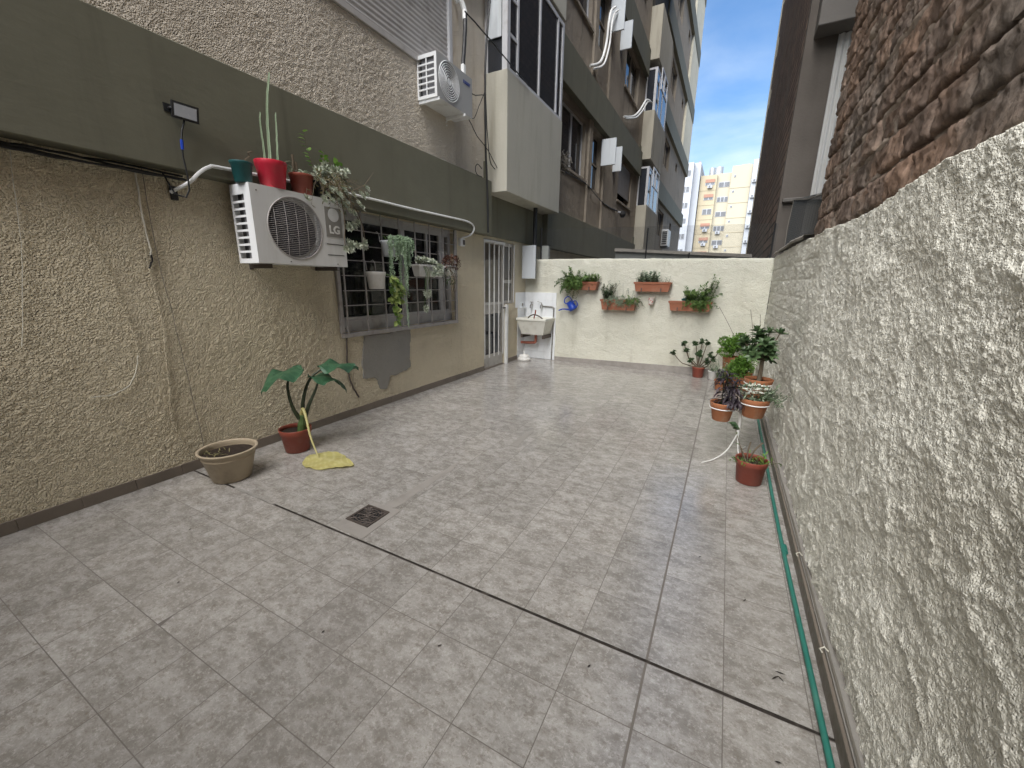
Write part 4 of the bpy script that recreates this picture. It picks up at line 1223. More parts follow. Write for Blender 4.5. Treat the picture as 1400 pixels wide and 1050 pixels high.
def bush(mb, c, rad, n, L, W, t0=0, t1=1, up=0.3, segs=2, fill=0.45):
    for _ in range(n):
        v = rv(); r = U(fill, 1.0) ** 0.6
        p = Vector((c[0] + v.x * rad[0] * r, c[1] + v.y * rad[1] * r, c[2] + v.z * rad[2] * r))
        d = (v + Vector((0, 0, up)) + rv() * 0.7)
        mb.tint = min(1, max(0, U(t0, t1)))
        mb.blade(p, d, Vector((v.x * 0.4, v.y * 0.4, 1)) + rv() * 0.4, L * U(0.7, 1.25), W * U(0.8, 1.2), segs, U(0, 0.8), 0.2)
def sprig(fol, st, p, d, L, n, ll, lw, t0=0, t1=1, droop=0.0, r=0.0018, spread=1.0, gap0=0.1):
    """a stem with leaves along it"""
    p = Vector(p); d = Vector(d).normalized(); pts = [p.copy()]
    K = 8
    for k in range(K):
        d = (d + Vector((0, 0, -droop / K)) + rv() * 0.10).normalized()
        pts.append(pts[-1] + d * L / K)
    st.tube(pts, [r * (1.15 - 0.7 * k / K) for k in range(K + 1)], 4)
    for i in range(n):
        t = gap0 + (1 - gap0) * i / max(1, n - 1)
        k = min(K - 1, int(t * K)); q = pts[k].lerp(pts[k + 1], t * K - k)
        tg = (pts[k + 1] - pts[k]).normalized()
        s_ = rv(); s_ = (s_ - tg * s_.dot(tg)).normalized()
        fol.tint = U(t0, t1)
        fol.blade(q, tg * 0.5 + s_ * spread, tg + Vector((0, 0, 0.6)), ll * U(0.7, 1.2), lw * U(0.8, 1.2), 3, U(0, 0.7), 0.2)
    return pts
def fol_part(name, mb, mat, th): return tag(build(name, mb, mat, th), kind='stuff')

# ------------------------------------------------------------------ air conditioners
def rect_hole(mb, x, y0, y1, z0, z1, yc, zc, r, depth, n=64):
    angs = sorted([2 * math.pi * k / n for k in range(n)] + [math.atan2(b - zc, a - yc) % (2 * math.pi) for a in (y0, y1) for b in (z0, z1)])
    inn, out, inb = [], [], []
    for a in angs:
        c, s = math.cos(a), math.sin(a)
        t = min([(y1 - yc) / c if c > 1e-9 else 1e9, (y0 - yc) / c if c < -1e-9 else 1e9, (z1 - zc) / s if s > 1e-9 else 1e9, (z0 - zc) / s if s < -1e-9 else 1e9])
        inn.append(mb.vert((x, yc + r * c, zc + r * s))); out.append(mb.vert((x, yc + t * c, zc + t * s))); inb.append(mb.vert((x - depth, yc + r * 0.97 * c, zc + r * 0.97 * s)))
    m = len(angs)
    for i in range(m):
        j = (i + 1) % m
        mb.face(inn[i], out[i], out[j], inn[j]); mb.face(inb[i], inn[i], inn[j], inb[j])
    mb.f.append(tuple(inb[::-1]))
def ac_unit(label, y0, y1, z0, z1, xb, xf, yc, zc, r, sidecols, siderows, mfront, style):
    th = thing('air_conditioner', label, 'air conditioner', (xb, (y0 + y1) / 2, z0))
    body = MB()
    body.box(xb, xf - 0.004, y0 + 0.03, y1, z0, z0 + 0.012); body.box(xb, xf - 0.002, y0, y1 + 0.002, z1 - 0.014, z1)
    body.box(xb, xb + 0.01, y0 + 0.012, y1, z0 + 0.012, z1 - 0.014); body.box(xb + 0.01, xf - 0.002, y1 - 0.01, y1, z0 + 0.012, z1 - 0.014)
    # slotted side towards the camera
    c0, c1 = xb + 0.02, xf - (0.085 if style == 0 else 0.035)
    body.box(xb, c0, y0, y0 + 0.012, z0, z1 - 0.014); body.box(c1, xf - 0.001, y0, y0 + 0.012, z0, z1 - 0.014)
    zz0, zz1 = z0 + 0.035, z1 - (0.075 if style == 0 else 0.04)
    body.box(c0, c1, y0, y0 + 0.012, z0, zz0); body.box(c0, c1, y0, y0 + 0.012, zz1, z1 - 0.014)
    ph = (zz1 - zz0) / siderows
    for k in range(1, siderows): body.box(c0, c1, y0 + 0.001, y0 + 0.011, zz0 + ph * k - 0.008, zz0 + ph * k + 0.008)
    for k in range(1, sidecols):
        xm = c0 + (c1 - c0) * k / sidecols
        body.box(xm - 0.007, xm + 0.007, y0 + 0.002, y0 + 0.010, zz0, zz1)
    build('casing', body, m_whitemetal, th)
    build('condenser_coil', MB().box(c0 + 0.075 if style == 0 else c0 + 0.03, c1 + 0.02, y0 + 0.030, y0 + 0.045, z0 + 0.012, z1 - 0.014), m_coil, th)
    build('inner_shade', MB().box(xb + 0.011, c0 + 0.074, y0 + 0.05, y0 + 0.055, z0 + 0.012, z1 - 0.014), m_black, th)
    fr = MB(); rect_hole(fr, xf, y0 + 0.001, y1 + 0.001, z0 + 0.001, z1 - 0.001, yc, zc, r, 0.07)
    front = build('front_panel', fr, mfront, th)
    # dark well and fan behind the grille
    build('fan_well', MB().tube([(xf - 0.069, yc, zc), (xf - 0.062, yc, zc)], r * 0.90, 40), m_fan if style == 0 else m_coil, th)
    fan = MB()
    for k in range(4):
        a0 = k * math.pi / 2 + 0.3
        for j in range(5):
            a = a0 + j * 0.20; b = a + 0.20
            q = [(xf - 0.055 + 0.006 * j, yc + rr * math.cos(t), zc + rr * math.sin(t)) for rr, t in ((0.05, a), (r * 0.85, a), (r * 0.85, b), (0.05, b))]
            q[2] = (q[2][0] + 0.006, q[2][1], q[2][2]); q[3] = (q[3][0] + 0.006, q[3][1], q[3][2])
            i = fan.verts(q); fan.face(*i)
    fan.tube([(xf - 0.058, yc, zc), (xf - 0.02, yc, zc)], 0.05, 16)
    build('fan', fan, m_fan, th)
    gr = MB()
    if style == 0:
        n = 33
        for k in range(1, n):
            z = zc - r + 2 * r * k / n
            hw = math.sqrt(max(0, r * r - (z - zc) ** 2))
            pts = [(xf - 0.004 + 0.020 * (1 - (q / 4 - 1) ** 2) * hw / r, yc + hw * (q / 4 - 1), z) for q in range(9)]
            gr.tube(pts, 0.0019, 4)
        for k in range(-2, 3):
            y = yc + k * r * 0.38
            hw = math.sqrt(max(0, r * r - (y - yc) ** 2))
            gr.tube([(xf + 0.018 * (1 - (q / 4 - 1) ** 2) * hw / r, y, zc + hw * (q / 4 - 1)) for q in range(9)], 0.0019, 4)
        gr.tube([(xf, yc + r * math.cos(a), zc + r * math.sin(a)) for a in [2 * math.pi * q / 48 for q in range(49)]], 0.006, 6, False)
    else:
        for rr in (0.16, 0.30, 0.42, 0.54, 0.66, 0.77, 0.88, 1.0):
            gr.tube([(xf + 0.004, yc + r * rr * math.cos(a), zc + r * rr * math.sin(a)) for a in [2 * math.pi * q / 40 for q in range(41)]], 0.0058, 5, False)
        gr.tube([(xf - 0.002, yc, zc), (xf + 0.006, yc, zc)], r * 0.14, 20)
        for k in range(16):
            a = k * math.pi / 8
            gr.tube([(xf, yc + r * 0.14 * math.cos(a), zc + r * 0.14 * math.sin(a)), (xf, yc + r * math.cos(a + 0.25), zc + r * math.sin(a + 0.25))], 0.0025, 4)
    build('fan_grille', gr, m_iron if style == 0 else m_whitemetal, th)
    # wall brackets
    for yb in ((y0 + 0.12, y1 - 0.10) if style == 0 else (y0 + 0.015, y1 - 0.20)):
        br = MB().box(XW + 0.004, xf - (0.03 if style == 0 else -0.02), yb, yb + 0.035, z0 - 0.035, z0 - 0.031).box(XW + 0.004, xf - (0.03 if style == 0 else -0.02), yb, yb + 0.004, z0 - 0.031, z0 - 0.002)
        br.box(XW + 0.0005, XW + 0.0035, yb, yb + 0.035, z0 - (0.10 if style else 0.045), z0 + 0.02)
        build('bracket', br, m_whitemetal if style else m_grate, th)
        build('foot', MB().box(xb + 0.03, xf - 0.05, yb + 0.006, yb + 0.03, z0 - 0.002, z0 - 0.0002), m_black, th)
    return th
ac1 = ac_unit('grey white outdoor unit marked LG carrying flower pots', 1.98, 2.831, 1.632, 2.217, -3.560, -3.300, 2.335, 1.925, 0.245, 1, 9, m_acfront, 0)
# badge
bd = build('badge', MB().box(-3.2995, -3.2965, 2.625, 2.80, 1.895, 2.150), m_label, ac1)
build('badge_disc', MB().tube([(-3.2964, 2.715, 2.085), (-3.2945, 2.715, 2.085)], 0.058, 28), m_acfront, bd)
text_part('lettering', 'LG', 0.095, m_letter, bd, (-3.2945, 2.715, 1.955), (math.pi / 2, 0, math.pi / 2), 0.001, 0.003)
for z in (1.83, 1.735): build('front_groove', MB().box(-3.2995, -3.2975, 2.62, 2.80, z - 0.003, z + 0.003), m_black, ac1)
for y, z in ((2.03, 2.17), (2.45, 2.19), (2.78, 2.185), (2.25, 1.655), (2.72, 1.655)): build('screw', MB().tube([(-3.2998, y, z), (-3.296, y, z)], 0.005, 8), m_grate, ac1)
ac2 = ac_unit('grey outdoor unit with concentric ring grille and blue lettering high on wall', 4.39, 5.145, 3.650, 4.112, -3.645, -3.350, 4.635, 3.885, 0.205, 2, 6, m_acdark, 1)
text_part('lettering', 'SURREY', 0.052, m_bluel, ac2, (-3.3465, 5.015, 4.01), (math.pi / 2, 0, math.pi / 2), 0.001, 0.0012, 0.9)
build('pipe_cover', MB().bbox(-3.50, -3.45, 5.10, 5.16, 4.112, 4.30, 0.01), m_white, ac2)
ac3 = thing('air_conditioner', 'small far outdoor unit on the facade above the net screen', 'air conditioner', (-3.45, 24.8, 3.55))
build('casing', MB().bbox(XW + 0.02, -3.28, 24.3, 25.3, 3.6, 4.45, 0.02), m_whitemetal, ac3)
for k in range(7): build('louver', MB().box(XW + 0.08, -3.33, 24.27, 24.299, 3.68 + 0.1 * k, 3.735 + 0.1 * k), m_black, ac3)
build('bracket', MB().box(XW + 0.001, -3.3, 24.4, 25.2, 3.52, 3.599), m_black, ac3)

# ------------------------------------------------------------------ floodlight
fd = thing('floodlight', 'small black floodlight with hanging cable on the olive band', 'floodlight', (BX, 1.69, 2.62))
Rf = Matrix.Rotation(0.25, 3, 'Y') @ Matrix.Rotation(-0.30, 3, 'Z')
build('housing', MB().cbox((-3.435, 1.695, 2.605), (0.020, 0.073, 0.050), Rf), m_black, fd)
build('lens', MB().cbox(Vector((-3.435, 1.695, 2.605)) + Rf @ Vector((0.021, 0, 0)), (0.003, 0.060, 0.036), Rf), m_lens, fd)
build('bracket', MB().tube([(BX + 0.001, 1.63, 2.62), (-3.46, 1.625, 2.615), (-3.44, 1.635, 2.61)], 0.008, 6), m_black, fd)
build('bracket_foot', MB().box(BX + 0.0005, BX + 0.006, 1.60, 1.66, 2.595, 2.645), m_black, fd)
cb_ = [(-3.45, 1.69, 2.558), (-3.455, 1.665, 2.48), (-3.46, 1.655, 2.41), (-3.47, 1.655, 2.32), (-3.475, 1.665, 2.2), (-3.49, 1.668, 2.12), (-3.50, 1.645, 2.065), (-3.54, 1.60, 2.08), (-3.58, 1.585, 2.16), (-3.62, 1.58, 2.22)]
build('cable', MB().tube(cb_, 0.006, 6), m_cable, fd)
build('cable_splice', MB().tube([(-3.457, 1.657, 2.43), (-3.464, 1.655, 2.37)], 0.010, 8), m_blue, fd)

# ------------------------------------------------------------------ cables and pipes on the left wall
def wob(pts, a=0.006, sub=4):
    out = []
    P = [Vector(p) for p in pts]
    for i in range(len(P) - 1):
        p0, p1, p2, p3 = P[max(0, i - 1)], P[i], P[i + 1], P[min(len(P) - 1, i + 2)]
        for k in range(sub):
            t = k / sub
            q = 0.5 * ((2 * p1) + (p2 - p0) * t + (2 * p0 - 5 * p1 + 4 * p2 - p3) * t * t + (3 * p1 - p0 - 3 * p2 + p3) * t ** 3)
            out.append(q + Vector((0, U(-a, a), U(-a, a))))
    out.append(P[-1])
    return out
def cable(name, label, pts, r, mat, cat='cable', x=None, a=0.004, n=6, group=None):
    if x is not None: pts = [(x, y, z) for y, z in pts]
    q = wob(pts, a)
    o = build(name, MB().tube(q, r, n), mat, origin=q[0])
    return tag(o, label, cat, group)
cable('cord', 'thin pale cord hanging straight down the cream wall', [(0.89, 2.24), (0.86, 2.0), (0.83, 1.7), (0.72, 1.1)], 0.002, m_string, 'cord', XW + 0.018)
cable('cable', 'painted-over cable curving down the cream wall to a pale loop', [(1.03, 2.15), (1.05, 2.05), (1.11, 1.85), (1.18, 1.5), (1.24, 1.11), (1.235, 0.98)], 0.0035, m_cream, 'cable', XW + 0.018)
cable('cord', 'pale cord end looping back on the cream wall', [(1.235, 0.97), (1.21, 0.88), (1.16, 0.78), (1.06, 0.73), (0.95, 0.735)], 0.0035, m_string, 'cord', XW + 0.019)
cable('cable', 'long painted cable running down the wall behind the beige bowl pot', [(1.43, 2.24), (1.43, 2.04), (1.40, 1.65), (1.41, 1.14), (1.36, 0.54), (1.38, 0.29), (1.49, 0.09)], 0.004, m_cream, 'cable', XW + 0.019)
cable('cord', 'thin grey wire hanging from the olive band to the skirting', [(1.47, 2.24), (1.46, 1.76), (1.49, 1.13), (1.51, 0.62), (1.53, 0.10)], 0.0022, m_cableg, 'wire', XW + 0.020)
cable('cord', 'short frayed white strip hanging under the olive band with black end', [(1.43, 2.20), (1.42, 1.94), (1.43, 1.72), (1.42, 1.66)], 0.006, m_string, 'strip', XW + 0.019)
cable('cord', 'black cable stub hanging below the frayed white strip', [(1.425, 1.66), (1.425, 1.62), (1.40, 1.57)], 0.006, m_cable, 'cable', XW + 0.020)
cable('cable', 'brown cable dropping from the barred window corner to the skirting', [(3.03, 0.94), (3.01, 0.75), (3.0, 0.56), (3.03, 0.38), (3.12, 0.20)], 0.010, m_grate, 'cable', XW + 0.018)
for i in range(4):
    pts = [(XW + 0.03 + 0.02 * i, y, 2.232 - 0.012 * i - 0.018 * abs(math.sin(y * 2.1 + i))) for y in np.arange(-1.0, 2.0, 0.3)]
    cable('cable', 'dark cables clipped along the underside of the olive band', pts, 0.007, m_cable, 'cable', group='cables under the band')
hk = [(XW + 0.02, 1.63, 2.15), (XW + 0.03, 1.63, 2.06)]
tag(build('bracket', MB().cbox((XW + 0.02, 1.63, 2.10), (0.018, 0.018, 0.045)), m_black, origin=(XW, 1.63, 2.10)), 'small black metal bracket under the olive band', 'bracket')
cable('conduit', 'white conduit pipe running along the olive band above the barred window', [(-3.60, 1.60, 2.10), (-3.50, 1.68, 2.17), (-3.48, 1.74, 2.24), (-3.483, 1.82, 2.30), (-3.484, 1.92, 2.315), (-3.485, 2.6, 2.34), (-3.485, 3.15, 2.352), (-3.485, 3.98, 2.352), (-3.485, 4.6, 2.36), (-3.485, 5.15, 2.365), (-3.485, 5.33, 2.335), (-3.49, 5.37, 2.27), (-3.53, 5.32, 2.19), (-3.62, 5.24, 2.15)], 0.0125, m_white, 'pipe', a=0.0, n=8)
jb = thing('switch_box', 'small cream electrical box at the end of the white conduit', 'box', (XW, 5.24, 2.08))
build('box_body', MB().bbox(XW + 0.001, XW + 0.05, 5.18, 5.30, 2.03, 2.14, 0.006), m_white, jb)
build('socket', MB().bbox(XW + 0.05, XW + 0.056, 5.235, 5.285, 2.05, 2.12, 0.002), m_grate, jb)
cable('cable', 'thick black cable bundle hanging beside the near bay', [(-3.42, 5.74, 5.35), (-3.44, 5.66, 4.76), (-3.45, 5.64, 4.21), (-3.45, 5.65, 3.46), (-3.46, 5.71, 2.88), (-3.47, 5.75, 2.27)], 0.015, m_cable)
cable('cable', 'thin black wire strung from the pipe across to the near bay box', [(-3.26, 4.86, 4.70), (-3.24, 5.35, 4.665), (-3.235, 6.08, 4.60), (-3.235, 6.63, 4.565)], 0.009, m_cable, 'wire')
cable('cable', 'black wire hanging beside the bay with hooked end', [(-3.43, 5.62, 4.21), (-3.43, 5.66, 3.7), (-3.42, 5.73, 3.29), (-3.41, 5.86, 3.2)], 0.007, m_cable, 'wire')
cable('cable', 'thin wire from the grey outdoor unit straight to the cable bundle', [(-3.40, 5.14, 4.0), (-3.42, 5.3, 4.0), (-3.43, 5.48, 4.06), (-3.44, 5.65, 4.13)], 0.006, m_cable, 'wire')
cable('cable', 'thin wire rising from under the grey outdoor unit to the bundle', [(-3.40, 5.14, 3.68), (-3.42, 5.3, 3.72), (-3.43, 5.48, 3.97), (-3.44, 5.62, 4.16)], 0.005, m_cable, 'wire')
cable('cable', 'thin wire sagging from under the grey outdoor unit to the bay', [(-3.42, 5.16, 3.66), (-3.43, 5.25, 3.62), (-3.43, 5.37, 3.53), (-3.43, 5.67, 3.42), (-3.42, 5.95, 3.23)], 0.006, m_cable, 'wire')
cable('cable', 'small black wire loop above the olive band beside the bay', [(-3.46, 5.55, 3.14), (-3.46, 5.45, 3.18), (-3.46, 5.38, 3.12), (-3.46, 5.42, 3.04), (-3.46, 5.56, 3.03)], 0.006, m_cable, 'wire')
lag = thing('insulated_pipe', 'black lagged pipe with white wrapped ends above the grey outdoor unit', 'pipe', (-3.52, 5.15, 4.3))
build('lagging', MB().tube(wob([(-3.48, 5.13, 4.29), (-3.49, 5.17, 4.45), (-3.50, 5.22, 4.72), (-3.52, 5.26, 4.92)], 0.002), 0.027, 8), m_cable, lag)
build('wrapping', MB().tube(wob([(-3.52, 5.25, 4.86), (-3.54, 5.27, 4.98), (-3.57, 5.22, 5.08), (-3.62, 5.18, 5.06)], 0.004), 0.034, 8), m_white, lag)
cable('cable', 'short brown wire stub hooked over the shutter sill', [(XW + 0.02, 3.05, 3.98), (XW + 0.05, 3.10, 4.05), (XW + 0.05, 3.2, 4.10)], 0.006, m_grate, 'wire')
cable('cable', 'thin dark cable sagging along the upper facade to the small lamp', [(-3.60, 8.9, 4.0), (-3.58, 9.41, 3.95), (-3.58, 10.83, 4.0), (-3.58, 12.0, 3.86), (-3.58, 13.0, 3.81), (-3.58, 14.2, 3.86)], 0.012, m_cable)
wl_ = thing('wall_lamp', 'small dark lamp on the facade above the net screen', 'lamp', (XW + 0.06, 14.4, 3.75))
build('lamp_arm', MB().tube([(XW + 0.061, 14.3, 3.85), (XW + 0.13, 14.35, 3.84)], 0.03, 6), m_alu, wl_)
build('lamp_head', MB().lathe((XW + 0.19, 14.45, 3.68), [(0, 0), (0.06, 0.01), (0.10, 0.10), (0.08, 0.2), (0, 0.22)], 10), m_black, wl_)
for lab, pts in (('white air conditioner hoses hanging beside the open sheet metal shutter leaves', [(-3.42, 11.9, 8.30), (-3.45, 11.65, 8.10), (-3.45, 11.5, 7.75), (-3.46, 11.45, 7.35), (-3.50, 11.2, 6.85), (-3.58, 10.65, 6.55)]),
                 ('white air conditioner hoses curving down beside the glazed far bay', [(-3.36, 16.9, 7.95), (-3.42, 16.5, 7.85), (-3.48, 15.9, 7.35), (-3.52, 15.2, 6.95), (-3.58, 14.2, 6.62)])):
    t = thing('hose_pair', lab, 'hose', pts[-1])
    build('hose', MB().tube(wob(pts, 0.0), 0.030, 8), m_white, t)
    build('hose', MB().tube(wob([(x + 0.03, y + 0.16, z) for x, y, z in pts], 0.0), 0.024, 8), m_white, t)
wb = thing('wire_tangle', 'tangle of wires bunched at the far edge of the near bay', 'wires', (-3.4, 8.7, 4.0))
tg = MB()
for k in range(14):
    c = Vector((-3.42, 8.75 + U(-0.1, 0.15), 4.0 + U(-0.1, 0.12)))
    tg.tube([c + rv() * 0.16 for _ in range(5)], 0.010, 4)
fol_part('wires', tg, m_cableg, wb)
gb = thing('junction_box', 'grey blue box standing on the left end of the cream wall', 'box', (-3.26, 7.6, 1.97))
build('box_body', MB().bbox(-3.33, -3.19, 7.54, 7.64, 1.96, 2.22, 0.008), m_slab, gb)
build('box_lid', MB().bbox(-3.335, -3.185, 7.535, 7.645, 2.22, 2.235, 0.004), m_black, gb)
dp = thing('downpipe', 'black vertical pipe at the corner behind the sheet metal leaf', 'pipe', (-3.42, 7.42, 1.65))
build('pipe_run', MB().tube([(-3.43, 7.42, 1.60), (-3.43, 7.42, 2.9)], 0.040, 10), m_black, dp)
build('pipe_clip', MB().box(XW + 0.001, -3.43, 7.40, 7.44, 1.75, 1.78), m_black, dp)
build('pipe_clip', MB().box(XW + 0.001, -3.43, 7.40, 7.44, 2.12, 2.15), m_black, dp)

# ------------------------------------------------------------------ floor drain
dr = thing('floor_drain', 'square rusty iron drain grate set in the tiles', 'drain', (-1.915, 1.637, 0))
build('black_plate', MB().box(-2.008, -1.822, 1.544, 1.730, 0.0035, 0.0045), m_black, dr)  # flat black plate on the tiles, its colour standing in for the hole's shade
fm_ = MB()
for a in ((-2.012, -1.818, 1.540, 1.556), (-2.012, -1.818, 1.718, 1.734), (-2.012, -1.996, 1.556, 1.718), (-1.834, -1.818, 1.556, 1.718)):
    fm_.box(a[0], a[1], a[2], a[3], 0.0046, 0.010)
build('frame', fm_, m_grate, dr)
gt = MB()
for rr in (0.018, 0.036, 0.054, 0.072):
    gt.tube([(-1.915 + rr * math.cos(a), 1.637 + rr * math.sin(a), 0.0075) for a in [2 * math.pi * q / 24 for q in range(25)]], 0.003, 4, False)
for k in range(8):
    a = k * math.pi / 4 + 0.2
    gt.tube([(-1.915, 1.637, 0.0075), (-1.915 + 0.078 * math.cos(a), 1.637 + 0.078 * math.sin(a), 0.0075)], 0.003, 4)
for sx in (-1, 1):
    for sy in (-1, 1):
        gt.tube([(-1.915 + sx * 0.05, 1.637 + sy * 0.05, 0.0075), (-1.915 + sx * 0.08, 1.637 + sy * 0.08, 0.0075)], 0.004, 4)
        gt.tube([(-1.915 + sx * 0.08, 1.637 + sy * 0.045, 0.0075), (-1.915 + sx * 0.045, 1.637 + sy * 0.08, 0.0075)], 0.004, 4)
build('grate', gt, m_grate, dr)

# ------------------------------------------------------------------ laundry sink corner
sk_ = thing('laundry_sink', 'off-white cast laundry sink on the white tiles', 'sink', (-3.29, 7.27, 0.50))
mb = MB()
def ringq(x0, x1, y0, y1, z): return mb.verts([(x0, y0, z), (x1, y0, z), (x1, y1, z), (x0, y1, z)])
YK = YB - 0.021
r0 = ringq(-3.52, -3.06, 7.10, YK, 0.53); r1 = ringq(-3.585, -2.985, 7.02, YK, 0.80); r2 = ringq(-3.60, -2.97, 7.00, YK, 0.805); r3 = ringq(-3.60, -2.97, 7.00, YK, 0.85)
r4 = ringq(-3.56, -3.01, 7.04, YK - 0.05, 0.85); r5 = ringq(-3.50, -3.07, 7.13, YK - 0.08, 0.60)
mb.f.append(tuple(r0[::-1])); mb.f.append(tuple(r5))
for a, b in ((r0, r1), (r1, r2), (r2, r3), (r3, r4), (r4, r5)):
    for k in range(4): mb.face(a[k], a[(k + 1) % 4], b[(k + 1) % 4], b[k])
so = build('basin', mb, m_sink, sk_)
bv = so.modifiers.new('bevel', 'BEVEL'); bv.width = 0.012; bv.segments = 3
build('support', MB().box(-3.54, -3.50, 7.10, YK, 0.46, 0.529), m_grate, sk_)
build('support', MB().box(-3.08, -3.04, 7.10, YK, 0.46, 0.529), m_grate, sk_)
build('drain_pipe', MB().tube(wob([(-3.30, 7.30, 0.529), (-3.30, 7.30, 0.40), (-3.31, 7.30, 0.36), (-3.36, 7.31, 0.345), (-3.50, 7.33, 0.335), (-3.64, 7.34, 0.33)], 0), 0.028, 10), m_pipe, sk_)
hs = thing('hose_coil', 'dark red rubber hose curled in the laundry sink', 'hose', (-3.3, 7.25, 0.7))
build('hose', MB().tube(wob([(-3.46, 7.2, 0.66), (-3.42, 7.18, 0.84), (-3.32, 7.2, 0.91), (-3.2, 7.22, 0.88), (-3.12, 7.24, 0.80), (-3.18, 7.3, 0.68)], 0), 0.013, 7), m_grate, hs)
build('hose_end', MB().tube(wob([(-3.34, 7.25, 0.66), (-3.32, 7.25, 0.86), (-3.30, 7.25, 0.93), (-3.29, 7.24, 1.0)], 0), 0.014, 7), m_redbrown, hs)
def faucet(x, z, label, lever):
    t = thing('tap', label, 'tap', (x, YK, z))
    build('body', MB().tube([(x, YK + 0.002, z), (x, YK - 0.075, z), (x, YK - 0.10, z - 0.01), (x, YK - 0.105, z - 0.06)], 0.014, 8), m_chrome, t)
    build('stem', MB().tube([(x, YK - 0.05, z), (x, YK - 0.05, z + 0.05)], 0.010, 8), m_chrome, t)
    if lever: build('handle', MB().tube([(x - 0.005, YK - 0.05, z + 0.05), (x - 0.09, YK - 0.055, z + 0.07)], 0.007, 6), m_chrome, t)
    else: build('handle', MB().tube([(x - 0.035, YK - 0.05, z + 0.055), (x + 0.035, YK - 0.05, z + 0.055)], 0.008, 6), m_chrome, t)
faucet(-3.47, 1.085, 'dark wall tap with cross handle above the laundry sink', False)
faucet(-3.25, 1.085, 'wall tap with long lever fed by the pipe beside the sink', True)
cable('pipe', 'grey water pipe running along the white tiles from tap to floor', [(-3.24, YK - 0.015, 1.065), (-3.05, YK - 0.015, 1.06), (-3.005, YK - 0.015, 1.045), (-3.0, YK - 0.015, 0.99), (-3.005, YK - 0.015, 0.5), (-3.015, YK - 0.015, 0.01)], 0.013, m_chrome, 'pipe', a=0.0, n=8)
sd_ = thing('soap_dish', 'white ceramic soap holder on the tiled corner', 'soap dish', (XW + 0.01, 7.34, 1.06))
build('dish', MB().bbox(XW + 0.0085, XW + 0.06, 7.25, 7.43, 1.02, 1.045, 0.006), m_wtile, sd_)
build('back', MB().bbox(XW + 0.0085, XW + 0.022, 7.26, 7.42, 1.0455, 1.13, 0.006), m_wtile, sd_)
build('opening', MB().bbox(XW + 0.0225, XW + 0.026, 7.31, 7.37, 1.06, 1.115, 0.001), m_cement, sd_)
pl = thing('umbrella_base', 'low round white base with short tube by the tiled corner', 'stand', (-3.47, 7.14, 0))
build('base', MB().lathe((-3.47, 7.14, 0.001), [(0, 0), (0.130, 0), (0.138, 0.02), (0.132, 0.05), (0.105, 0.062), (0.110, 0.085), (0.095, 0.11), (0.04, 0.122), (0, 0.122)], 24), m_wpot, pl, True)
build('tube', MB().tube([(-3.47, 7.14, 0.12), (-3.47, 7.14, 0.215)], 0.018, 10), m_white, pl)

# ------------------------------------------------------------------ hose along the right wall
pts = []
for i in range(60):
    y = -0.6 + 6.1 * i / 59
    pts.append((0.475 + 0.006 * math.sin(y * 1.7) + 0.02 * max(0, y - 4.3) ** 2 * 0.5, y, 0.014))
ho = thing('garden_hose', 'dark green garden hose lying along the foot of the roughcast wall', 'hose', (0.475, 2.5, 0))
build('hose_run', MB().tube(pts, 0.0115, 8), m_hose, ho, True)
build('hose_joint', MB().tube([(0.4785, 2.51, 0.0145), (0.478, 2.58, 0.0145)], 0.014, 8), m_hose, ho)
cable('cable', 'thin white cable running along the top of the low skirting strip', [(0.532, y, 0.088 + 0.002 * math.sin(y * 5)) for y in np.arange(0.3, 7.2, 0.4)], 0.0045, m_cableg)
for i, y in enumerate((1.72, 2.38)):
    build_o = build('clip', MB().tube([(0.51, y, 0.09), (0.50, y + 0.004, 0.10), (0.515, y + 0.012, 0.108), (0.53, y + 0.01, 0.095)], 0.003, 5), m_string, origin=(0.51, y, 0.09))
    tag(build_o, 'tiny pale cable clip above the skirting strip beside the hose', 'clip', 'clips along the skirting')
